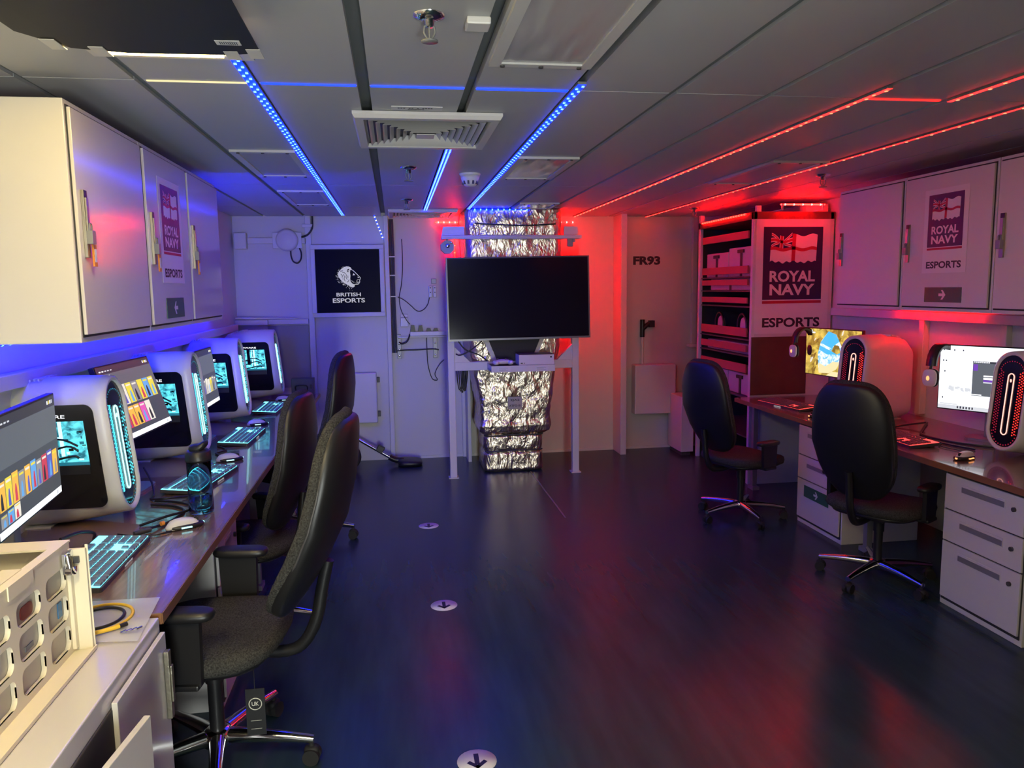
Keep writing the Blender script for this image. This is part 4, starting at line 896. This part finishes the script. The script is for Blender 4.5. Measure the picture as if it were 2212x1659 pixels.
for k in range(70):
    a = rnd.uniform(0, 1); u = .03 + .62 * a + rnd.uniform(-.05, .05); v = .50 - .44 * a + rnd.uniform(-.10, .13); r = rnd.uniform(.007, .018)
    inside = (v > .62 - .62 * u + .02) and u > .12
    q.flat([em(u + r * math.cos(b_), v + r * math.sin(b_)) for b_ in [2 * math.pi * j / 6 for j in range(6)]], Y0 - .0004, 1 if inside else 0)
for k in range(34):
    a = R(rnd.uniform(85, 215)); u = .46 + .39 * math.cos(a) + rnd.uniform(-.02, .02); v = .62 + .36 * math.sin(a) + rnd.uniform(-.02, .02); r = rnd.uniform(.006, .012)
    q.flat([em(u + r * math.cos(b_), v + r * math.sin(b_)) for b_ in [2 * math.pi * j / 5 for j in range(5)]], Y0 - .0004, rnd.choice((0, 0, 1)))
q.build('lion_emblem', ['glowcream', 'print_dark'], t)

# ------------------------------------------------------------------ things on the back wall, left part
t = thing('wall_speaker', 'round white loudspeaker on a square plate on the back wall', 'loudspeaker', (-.992, 7.685, 2.18))
q = MB(); q.box(-.135, .135, -.02, .0, -.075, .075); q.build('mounting_plate', 'white', t, .004)
q = MB(); q.lathe([(0, .058), (.062, .058), (.070, .052), (.084, .054), (.100, .040), (.104, .02), (.104, 0), (0, 0)][::-1], 36, T=TX(0, -.02, 0, 0, 90)); q.build('speaker_cone', 'white', t)
q = MB(); q.tube([(.13, -.012, .03), (.19, -.018, .05), (.235, -.02, .11), (.24, -.01, .19), (.24, -.01, .226)], .009, 8); q.tube([(.03, -.03, -.10), (.032, -.035, -.15), (.05, -.035, -.20), (.09, -.035, -.215), (.12, -.03, -.18), (.125, -.02, -.12), (.11, -.015, -.075)], .007, 8); q.build('cable', 'black', t)
q = MB(); q.box(-.055, .055, 0, .09, 0, .15); single(q, 'junction_box', 'white', 'white box at the left end of the back wall rail beside the cabinets', 'box', bevel=.006, loc=(-1.42, 7.648, 2.10))
q = MB(); q.box(-.05, .05, 0, .02, 0, .03); single(q, 'pipe_bracket', 'white', 'small white bracket on the post above the lion picture', 'bracket', bevel=.003, loc=(-.80, 7.66, 2.30))
q = MB(); q.cyl((-1.49, 7.60, 1.452), (-.93, 7.66, 1.440), .010, n=10); single(q, 'wall_rod', 'white', 'thin white rod lying along the ledge on the back wall below the speaker', 'rod')
q = MB(); q.box(0, .16, 0, .012, 0, .02, 0); single(q, 'label_holder', 'white', 'small white label strip above the lion picture', 'label holder', bevel=.002, loc=(-.46, 7.727, 2.16))
def wall_box(label, x0, x1, z0, z1, d, knobs, m):
    t = thing('wall_box', label, 'box', (x0, YB - .012 - d, z0)); q = MB(); q.box(0, x1 - x0, 0, d, 0, z1 - z0); q.build('cover', m, t, .012, 3)
    q = MB()
    for kz in knobs:
        q.box(x1 - x0 - .002, x1 - x0 + .028, d * .3, d * .8, kz, kz + .05)
    if knobs: q.build('latches', 'dgrey', t, .003)
    q = MB(); q.box(.03, x1 - x0 - .03, d, d + .011, .05, z1 - z0 - .05); q.build('back_plate', 'grey', t); return t
wall_box('white cover box low on the back wall under the lion picture', -.53, -.20, .395, .895, .09, (.06, .40), 'white')
wall_box('square grey box low on the back wall under the FR93 lettering', 2.42, 2.86, .385, .90, .13, (), 'white')
t = thing('pole_tool', 'pole with a black angled handle standing up behind the square wall box', 'tool', (2.53, 7.712, .9))
q = MB(); q.cyl((0, 0, -.05), (0, 0, .30), .013, n=12); q.build('pole', 'plast', t)
q = MB(); q.tube([(0, 0, .28), (0, 0, .46)], .024, 10); q.tube([(.0, 0, .36), (.06, 0, .41), (.115, 0, .43)], .024, 10); q.box(.07, .125, -.025, .025, .38, .45); q.build('handle', 'black', t)
q = MB(); q.text('FR93', 2.58, 1.918, w_=.29, h=.092, y=YB - .002, off=.05); o = single(q, 'stencil_lettering', 'ink', 'black FR93 lettering stencilled on the back wall', 'lettering')
# cable run, sockets and power strip
t = thing('cable_bundle', 'vertical bundle of dark cables with ties on the back wall right of the lion picture', 'cables', (-.012, 7.705, 0))
q = MB()
for k in range(4): q.tube([(-.02 + k * .012 + .003 * math.sin(z_ * 9 + k), .004 * (k % 2), z_) for z_ in (2.38, 2.0, 1.7, 1.4, 1.2, 1.08)], .0065, 6)
q.build('cables', 'dgrey', t)
for zz in (2.02, 1.84, 1.635): q = MB(); q.box(-.028, .026, -.012, .010, zz - .006, zz + .006); q.build('cable_tie', 'plast', t)
q = MB(); q.box(-.05, -.028, -.02, .02, 1.05, 2.38); q.build('conduit', mat('rusty conduit', (.20, .13, .12), .5), t)
def wcable(pts, r, label, g='cables on the back wall'): return cable('wall_cable', [(x, 7.70, z_) for x, z_ in pts], r, 'black', label, g)
wcable([(.085, 2.19), (.088, 2.1), (.085, 1.9), (.07, 1.75), (.045, 1.62), (.06, 1.5), (.11, 1.40), (.14, 1.36)], .004, 'long thin dark cable hanging down the back wall beside the cable bundle')
wcable([(.03, 1.63), (.09, 1.60), (.16, 1.54), (.20, 1.50), (.24, 1.485), (.29, 1.51), (.325, 1.56), (.34, 1.62)], .004, 'thin dark cable sagging in a V on the back wall left of the television')
wcable([(.30, 1.27), (.305, 1.0), (.315, .92), (.335, .84), (.36, .80), (.40, .80), (.375, .86), (.42, .95), (.47, 1.0)], .004, 'dark cable hanging in a loop below the power strip')
wcable([(.01, 1.10), (.10, 1.105), (.2, 1.105), (.36, 1.11), (.42, 1.10)], .006, 'dark cable running level below the power strip')
t = thing('power_strip', 'white power strip with black plugs on the back wall beside the television stand', 'power strip', (.14, 7.665, 1.245))
q = MB(); q.box(0, .40, 0, .05, 0, .042); q.build('housing', 'plast', t, .004)
for k, (x, hh) in enumerate(((.028, .06), (.105, .06), (.185, .03), (.255, .03))):
    q = MB(); q.prism([(x - .026, .042), (x + .026, .042), (x + .016, .042 + hh), (x - .016, .042 + hh)], .004, .045); q.build('plug', 'black', t, .004)
q = MB(); q.tube([(0, .02, .02), (-.03, .01, -.05), (-.08, .01, -.075), (-.11, .02, -.06)], .008, 8); q.build('lead', 'black', t)
for x, lb in ((.03, 'slotted metal bracket at the left end of the power strip'), (.385, 'slotted metal bracket below the power strip near the television stand')):
    t = thing('slotted_bracket', lb, 'bracket', (x, 7.705, 1.02), 0, 'brackets under the power strip')
    q = MB(); q.box(-.02, .02, 0, .03, 0, .24); q.build('rail', 'grey', t, .003)
    q = MB()
    for k in range(4): q.sup((0, -.001, .03 + k * .06), .010, .004, .010, 1, 1, 10, 6)
    q.build('bolts', 'chrome', t)
t = thing('cable_shelf', 'narrow white shelf rail along the back wall under the power strip', 'rail', (.0, 7.69, 1.225)); q = MB(); q.box(.02, .62, 0, .045, 0, .018); q.build('rail', 'white', t, .002)
q = MB(); q.box(0, .075, 0, .03, 0, .09); q.box(.0, .075, .01, .03, .095, .125); single(q, 'socket_box', 'plast', 'square white socket box above the left end of the power strip', 'socket', bevel=.005, loc=(.05, 7.705, 1.335))
for x, lb in ((.335, 'left one of two white connector blocks beside the television'), (.378, 'right one of two white connector blocks beside the television')):
    t = thing('connector_block', lb, 'socket', (x, 7.70, 1.62), 0, 'white connector blocks'); q = MB(); q.box(0, .034, 0, .03, 0, .115); q.build('block', 'plast', t, .006)
    q = MB(); q.cyl((.017, 0, .095), (.017, -.004, .095), .006, n=8); q.cyl((.017, 0, .05), (.017, -.004, .05), .006, n=8); q.build('screws', 'dgrey', t)
q = MB(); q.box(0, .05, 0, .025, 0, .05); single(q, 'wall_switch', 'grey', 'small grey switch box above the white connector blocks', 'switch', bevel=.004, loc=(.362, 7.705, 1.755))
t = thing('storage_case', 'black box standing at the far end of the left desk', 'box', (-.86, 7.14, DZ)); q = MB(); q.box(-.09, .11, 0, .10, 0, .155); q.build('body', 'dgrey', t, .006); q = MB(); q.tube([(-.05, -.004, .05), (-.045, -.02, .09), (.045, -.02, .09), (.05, -.004, .05)], .006, 6); q.box(.075, .095, -.006, 0, .06, .10); q.build('handle', 'black', t)
# vacuum cleaner
t = thing('vacuum_cleaner', 'vacuum cleaner wand and black floor head lying by the back wall', 'vacuum cleaner', (0, 7.48, 0))
q = MB(); q.cyl((-.50, .02, .335), (-.08, -.02, .075), .017, n=14); q.build('tube', 'chrome', t)
q = MB(); q.box(-.035, .035, -.03, .03, -.02, .045, T=TX(-.19, .0, .155, 0, 0, 32)); q.build('grip_lever', 'black', t, .005)
q = MB(); q.tube([(-.10, -.02, .085), (-.04, -.02, .055), (.04, -.02, .045)], .028, 12); q.sup((.10, -.02, .030), .12, .13, .030, .5, .5, 24, 8, 0, lambda x, y, z: (x, y, z * (1 - .35 * x / .12) if z > 0 else z)); q.build('floor_head', 'black', t)
q = MB(); q.tube([(-.62, -.05, .03), (-.50, -.10, .03), (-.42, -.14, .05), (-.385, -.12, .12), (-.42, -.05, .20), (-.50, .02, .27), (-.54, .02, .33), (-.50, .02, .335)], .024, 12); q.build('hose', 'rubber', t)

# ------------------------------------------------------------------ television on its stand
t = thing('television_stand', 'white square-tube television stand with shelf bracket in front of the foil duct', 'stand', (1.045, 6.85, 0))
for s_, xx in ((-1, -.565), (1, .565)):
    q = MB(); q.box(xx - .031, xx + .031, -.03, .03, .006, 1.9); lg = q.build('leg', 'white', t, .004)
    q = MB(); q.box(xx - .045, xx + .045, -.045, .045, 0, .008); q.build('foot_plate', 'white', lg)
q = MB(); q.box(-.535, .535, -.028, .028, .975, 1.052); q.build('crossbar', 'white', t, .004)
q = MB(); q.box(-.535, .535, -.028, .028, 1.62, 1.69); q.build('crossbar', 'white', t, .004)
for s_ in (-1, 1): q = MB(); q.prism([(s_ * .534, 1.05), (s_ * .395, 1.05), (s_ * .534, 1.19)][::s_], -.02, .02); q.build('gusset', 'white', t)
for s_ in (-1, 1): q = MB(); q.prism([(s_ * .19, 1.05), (s_ * .30, 1.30), (s_ * .26, 1.30), (s_ * .155, 1.05)], -.026, -.020); q.build('arm', 'white', t)
q = MB(); q.prism([(-.155, 1.06), (.155, 1.06), (.27, 1.34), (-.27, 1.34)], -.045, -.030); q.build('mount_plate', 'card', t)
q = MB(); q.box(-.245, .31, -.33, -.03, .995, 1.002, 0); q.box(-.245, .31, -.334, -.33, .985, 1.04, 0); q.box(-.245, -.241, -.33, -.03, .985, 1.04, 0); q.box(.306, .31, -.33, -.03, .985, 1.04, 0); q.box(-.24, .305, -.328, -.03, 1.003, 1.034, 1)
q.box(-.19, -.08, -.336, -.334, .992, 1.028, 2); q.box(.14, .25, -.336, -.334, .992, 1.028, 2)
for a in (-.19, .14):
    for k in range(3): q.box(a + .01, a + .09 - .02 * (k % 2), -.3368, -.336, 1.0 + k * .009, 1.002 + k * .009, 3)
q.build('shelf', ['white', 'wood', 'paper', 'grey'], t)
t = thing('television', 'large black flat television with its screen off', 'television', (1.08, 6.735, 1.612), -1.2); T = TX(0, 0, 0, 0, -2.5); T = T @ Matrix.Rotation(R(-.5), 4, 'Y')
q = MB(); q.box(-.632, .632, -.018, .02, -.362, .362, 0, T); q.box(-.35, .35, .02, .05, -.25, .15, 0, T); q.build('cabinet', 'dgrey', t, .003)
q = MB(); q.box(-.619, .619, -.0195, -.018, -.345, .350, 0, T); q.build('screen', 'tvglass', t)
q = MB(); q.box(-.632, .632, -.0205, -.0178, -.362, -.345, 0, T); q.box(-.632, -.620, -.0205, -.0178, -.345, .362, 0, T); q.box(.620, .632, -.0205, -.0178, -.345, .362, 0, T); q.build('trim', mat('grey television trim', (.16, .16, .17), .35, .6), t)
t = thing('game_console', 'flat white game console on the shelf below the television', 'game console', (1.20, 6.52, 1.035))
q = MB(); q.box(-.155, .155, .03, .23, 0, .092); q.build('case', 'plast', t, .004)
q = MB(); q.box(-.155, .155, .03, .23, .0925, .0945); q.build('top_grille', 'dgrey', t)
q = MB(); q.cyl((.127, .030, .070), (.127, .0285, .070), .008, n=16); q.box(-.14, -.122, .0285, .03, .016, .024); q.box(-.112, -.106, .0285, .03, .016, .024); q.build('buttons', 'black', t)
t = thing('game_controller', 'white game controller on the shelf left of the console', 'game controller', (.915, 6.62, 1.035))
q = MB(); q.sup((0, 0, .032), .070, .045, .022, .8, .7, 24, 10); q.sup((-.062, -.012, .026), .028, .055, .022, .9, .9, 16, 8); q.sup((.062, -.012, .026), .028, .055, .022, .9, .9, 16, 8); q.build('shell', 'plast', t)
q = MB()
for x, y in ((-.045, .012), (.022, -.012)): q.cyl((x, y, .048), (x, y, .062), .009, n=12)
for k in range(4): q.sup((.045 + .012 * math.cos(k * math.pi / 2), .015 + .012 * math.sin(k * math.pi / 2), .054), .005, .005, .004, 1, 1, 8, 6)
q.build('sticks_and_buttons', 'dgrey', t)
for k, (a, lb) in enumerate((([(.52, 6.80, 1.28), (.60, 6.79, 1.17), (.72, 6.79, 1.12), (.80, 6.80, 1.06)], 'dark cable crossing in front of the foil below the television, left'), ([(.75, 6.775, 1.24), (.66, 6.765, 1.17), (.56, 6.775, 1.12), (.52, 6.79, 1.13)], 'dark cable looping from the television to the stand leg'))):
    cable('television_cable', a, .006, 'black', lb, 'television cables')
q = MB()
for k in range(5): q.tube([(.53 + k * .018, 6.86, .975), (.535 + k * .017, 6.87, .88), (.55 + k * .012, 6.87, .80 - .015 * (k % 3)), (.575 + k * .010, 6.87, .85), (.58 + k * .012, 6.86, .975)], .005, 6)
single(q, 'cable_coil', 'black', 'bundle of black cable loops hanging under the stand crossbar', 'cable')

# ------------------------------------------------------------------ foil-wrapped duct
def foil_duct():
    t = thing('foil_duct', 'crinkled silver foil-wrapped duct standing behind the television', 'duct', (1.06, 7.22, 0))
    def wrap(name, prof, yd, cuts, amp, seed):
        """prof: (z, x0, x1, y0) ; walls bulge and crumple like hand-wrapped foil"""
        q = MB(); rings = []; zs_ = []
        for i in range(len(prof) - 1):
            for k in range(cuts): u = k / cuts; zs_.append([prof[i][j] * (1 - u) + prof[i + 1][j] * u for j in range(4)])
        zs_.append(list(prof[-1]))
        for z_, x0, x1, y0 in zs_:
            ring = []
            base = rrect(x0 - 1.06, x1 - 1.06, y0 - 7.22, yd - 7.22, .06, 4); pts_ = []
            for k in range(len(base)):
                a, c = Vector(base[k]), Vector(base[(k + 1) % len(base)]); L = (c - a).length; n_ = max(1, int(L / .025))
                n_ = 24 if L > .3 and abs(a.y - c.y) < 1e-6 else (16 if L > .15 else 1)
                for m_ in range(n_): pts_.append(a.lerp(c, m_ / n_))
            for p in pts_:
                v = Vector((p.x, p.y, z_)); d = Vector((p.x, p.y + .0, 0)); d = d.normalized() if d.length else d
                nz = noise.noise((p.x * 9 + seed, p.y * 9, z_ * 5)) + .8 * noise.noise((p.x * 26, p.y * 26 + seed, z_ * 15)) + .5 * abs(noise.noise((p.x * 50, p.y * 50, z_ * 38 + seed)))
                ring.append(v + d * amp * nz)
            rings.append(ring)
        q.loft(rings, 0, True); return q.build(name, 'foil', t)
    wrap('lower_section', [(.002, .79, 1.32, 6.99), (.02, .775, 1.335, 6.97), (.17, .775, 1.335, 6.975), (.20, .79, 1.32, 6.99)], 7.5, 8, .008, 1)
    wrap('neck_section', [(.20, .785, 1.325, 6.985), (.24, .775, 1.335, 6.98), (.33, .775, 1.34, 6.98), (.36, .79, 1.33, 7.0)], 7.5, 8, .006, 5)
    wrap('bulging_section', [(.345, .79, 1.33, 7.0), (.385, .74, 1.40, 6.95), (.44, .735, 1.41, 6.935), (.50, .745, 1.40, 6.945), (.60, .745, 1.405, 6.94), (.70, .73, 1.415, 6.945), (.85, .71, 1.44, 6.95), (.97, .695, 1.455, 6.95)], 7.52, 8, .014, 9)
    wrap('upper_section', [(.97, .69, 1.46, 6.95), (1.1, .665, 1.49, 6.95), (1.3, .655, 1.51, 6.955), (1.9, .65, 1.515, 6.96), (2.15, .645, 1.515, 6.96), (2.25, .64, 1.52, 6.95), (2.40, .64, 1.52, 6.96)], 7.6, 8, .010, 13)
    q = MB(); q.box(-.065, .065, -.315, -.312, .60, .715, 0); q.build('label_plate', mat('label plate', (.42, .40, .38), .5), t)
    q = MB(); q.text('2JA2', 0, .67, w_=.085, h=.024, y=-.3155, off=.02); q.text('ATFO-01', 0, .622, w_=.11, h=.020, y=-.3155, off=.02); q.build('label_lettering', 'ink', t)
    q = MB()
    for z_, x0, x1, y0 in ((.345, -.275, .275, 6.985), (.20, -.27, .265, 6.97)):
        q.tube([(x0, y0 - 7.22 + .03, z_), (x0 + .06, y0 - 7.22 - .004, z_ - .004), (0, y0 - 7.22 - .006, z_ + .004), (x1 - .06, y0 - 7.22 - .004, z_), (x1, y0 - 7.22 + .03, z_)], .008, 6)
    q.build('straps', 'dgrey', t)
    return t
foil_duct()
t = thing('wall_bracket_beam', 'white horizontal bracket beam across the foil duct under the ceiling', 'beam', (1.05, 6.90, 2.135))
q = MB(); q.box(-.63, .63, -.05, .03, 0, .016); q.box(-.63, .63, -.05, -.042, .016, .03); q.build('flange', 'white', t, .002)
for x0, x1 in ((-.63, -.425), (.475, .60)): q = MB(); q.prism([(x0, .016), (x1, .016), (x1, .11), (x0 + .02 * (x0 < 0), .11)], -.006, .006); q.build('end_plate', 'white', t, .002)
q = MB(); q.box(.50, .55, -.04, 0, -.07, 0); q.box(.545, .565, -.05, -.02, -.03, 0); q.build('end_clip', 'grey', t, .002)
cable('beam_cable', [(.72, 6.915, 2.275), (.9, 6.90, 2.262), (1.2, 6.90, 2.255), (1.45, 6.905, 2.268)], .006, 'black', 'dark cable stretched across the foil duct above the beam')
t = thing('spotlight', 'grey octagonal spotlight hanging from the left end of the bracket beam', 'spotlight', (.475, 6.93, 2.068))
q = MB(); o8 = [(.062 * math.cos(R(22.5 + 45 * k)), .062 * math.sin(R(22.5 + 45 * k))) for k in range(8)]; q.prism(o8, -.05, .04); q.box(-.01, .01, -.02, .02, .05, .075); q.build('housing', mat('spotlight grey', (.28, .33, .36), .4), t, .004)
q = MB(); q.sup((0, -.052, .01), .020, .010, .020, 1, 1, 16, 8); q.sup((.034, -.052, .036), .012, .008, .012, 1, 1, 12, 6); q.build('lenses', 'chrome', t)

# ------------------------------------------------------------------ equipment rack by the right wall
X0, X1, Y0_, Y1_ = 2.945, XR - .012, 6.095, 7.27
t = thing('equipment_rack', 'tall open equipment rack with battens across its shelves, lit red from above', 'rack', (X0, Y0_, 0))
DX, DY = X1 - X0, Y1_ - Y0_
for x, y in ((0, 0), (0, DY - .04), (DX - .04, DY - .04), (DX - .04, 0)): q = MB(); q.box(x, x + .035, y, y + .04, 0, 2.30); q.build('post', 'white', t, .004)
q = MB(); q.box(0, DX, 0, DY, 2.24, 2.30, 0); q.build('top_panel', 'wood', t)
for bx in (.185, .54): q = MB(); q.box(bx - .006, bx + .006, -.125, .03, 2.300, 2.308); q.box(bx - .006, bx + .006, -.127, -.113, 2.30, 2.352); q.build('strip_bracket', 'white', t)
q = MB(); q.box(.035, DX - .035, .0, .012, .80, 2.24); q.box(.035, DX, -.0, .012, 0, .80); q.build('end_panel', 'wall', t)
q = MB(); q.box(.001, .50, -.014, -.002, .775, 1.265); q.build('board', 'wood', t, .002)
q = MB(); q.box(DX - .012, DX - .002, .012, DY, 0, 2.24); q.box(.04, DX, DY - .012, DY - .002, 0, 2.24); q.build('back_panel', 'steel_in', t)
LV = [(2.09, .065), (1.80, .065), (1.70, .05), (1.545, .05), (1.26, .075), (1.13, .06), (.95, .075)]
for z_, h in LV: q = MB(); q.box(.002, .018, .10, DY - .10, z_, z_ + h); q.build('batten', 'redbar', t, .003)
for z_ in (1.775, 1.655, 1.52, 1.24, 1.10, .74, .40): q = MB(); q.box(.02, DX - .014, .014, DY - .014, z_ - .012, z_); q.build('shelf', 'dgrey', t)
def case(y0, y1, z0, z1, label, handle=True):
    c = thing('storage_case', label, 'case', (X0 + .06, Y0_ + y0, z0), 0, 'cases on the equipment rack')
    q = MB(); q.box(0, .36, 0, y1 - y0, 0, z1 - z0); q.build('body', 'violet', c, .008)
    if handle: q = MB(); ym = (y1 - y0) / 2; q.box(-.014, 0, ym - .06, ym + .06, z1 - z0 - .05, z1 - z0 - .02); q.box(-.006, 0, ym - .02, ym + .02, .0, z1 - z0 - .05); q.build('handle', 'black', c, .003)
case(.08, .60, 1.777, 2.03, 'pale case on the top shelf of the rack, nearer half'); case(.62, 1.10, 1.777, 2.0, 'pale case on the top shelf of the rack, farther half')
case(.10, 1.0, 1.657, 1.76, 'shallow pale case under the top shelf of the rack')
case(.10, 1.05, 1.102, 1.19, 'flat pale case in the lower middle of the rack', False)
case(.06, .56, .742, .93, 'pale case low in the rack above the desk end, nearer half'); case(.58, 1.08, .742, .93, 'pale case low in the rack, farther half')
for y0, lb in ((.20, 'nearer pale ear defender hanging in the middle of the rack'), (.68, 'farther pale ear defender hanging in the middle of the rack')):
    c = thing('ear_defender', lb, 'ear defenders', (X0 + .07, Y0_ + y0 + .12, 1.245), 0, 'ear defenders in the rack')
    q = MB(); q.sup((.02, 0, .09), .025, .062, .085, .8, .9, 20, 10); q.build('ear_cup', 'violet', c)
    q = MB(); q.tube([(.0, .09 * math.cos(a), .09 + .115 * math.sin(a)) for a in [math.pi * k / 12 - .3 for k in range(15)]], .010, 8, sub=1); q.build('headband', 'black', c)
q = MB(); q.box(-.02, .02, 0, .04, 0, .07); single(q, 'rack_clamp', 'white', 'small bright clamp on top of the far rack post', 'clamp', loc=(X0 + .02, Y1_ - .05, 2.301))
q = MB(); q.box(-.02, .02, 0, .03, 0, .05); single(q, 'rack_clamp', 'white', 'small bright clamp on top of the near rack post above the poster', 'clamp', loc=(X0 + .05, Y0_ + .01, 2.30))
q = MB(); q.box(0, .20, 0, .10, 0, .07); single(q, 'cable_box', 'white', 'white box on top of the rack beside the right wall cabinets', 'box', loc=(XR - .24, 6.16, 2.302))
poster('large poster with navy panel on the end of the rack, lit red from above', .66, .945, (3.298, Y0_ - .003, 1.292), 0, .30, True)
t = thing('side_cabinet', 'narrow white floor cabinet behind the far right chair beside the rack', 'cabinet', (2.80, 7.28, 0)); q = MB(); q.box(.0, .13, 0, .38, .04, .60); q.build('body', 'steel', t, .004); q = MB(); q.box(.02, .11, .03, .36, 0, .04); q.build('plinth', 'dgrey', t)

# ------------------------------------------------------------------ floor stickers
for x, y, lb in ((.192, 5.446, 'round white floor sticker with a down arrow, farthest from the camera'), (.212, 4.008, 'round white floor sticker with a down arrow, in the middle of the three'), (.242, 2.596, 'round white floor sticker with a down arrow, nearest the camera')):
    t = thing('floor_sticker', lb, 'sticker', (x, y, .0008), 0, 'arrow stickers on the floor')
    q = MB(); q.lathe([(0, 0), (.072, 0), (.072, .001), (0, .001)], 32); q.build('disc', 'paper', t)
    q = MB(); F = lambda pts: q.add([(a, c, .0016) for a, c in pts], [list(range(len(pts)))])
    F([(-.009, -.02), (.009, -.02), (.009, .045), (-.009, .045)]); F([(0, -.046), (.012, -.034), (-.026, .004), (-.038, -.008)]); F([(0, -.046), (.038, -.008), (.026, .004), (-.012, -.034)]); q.build('arrow', 'ink', t)
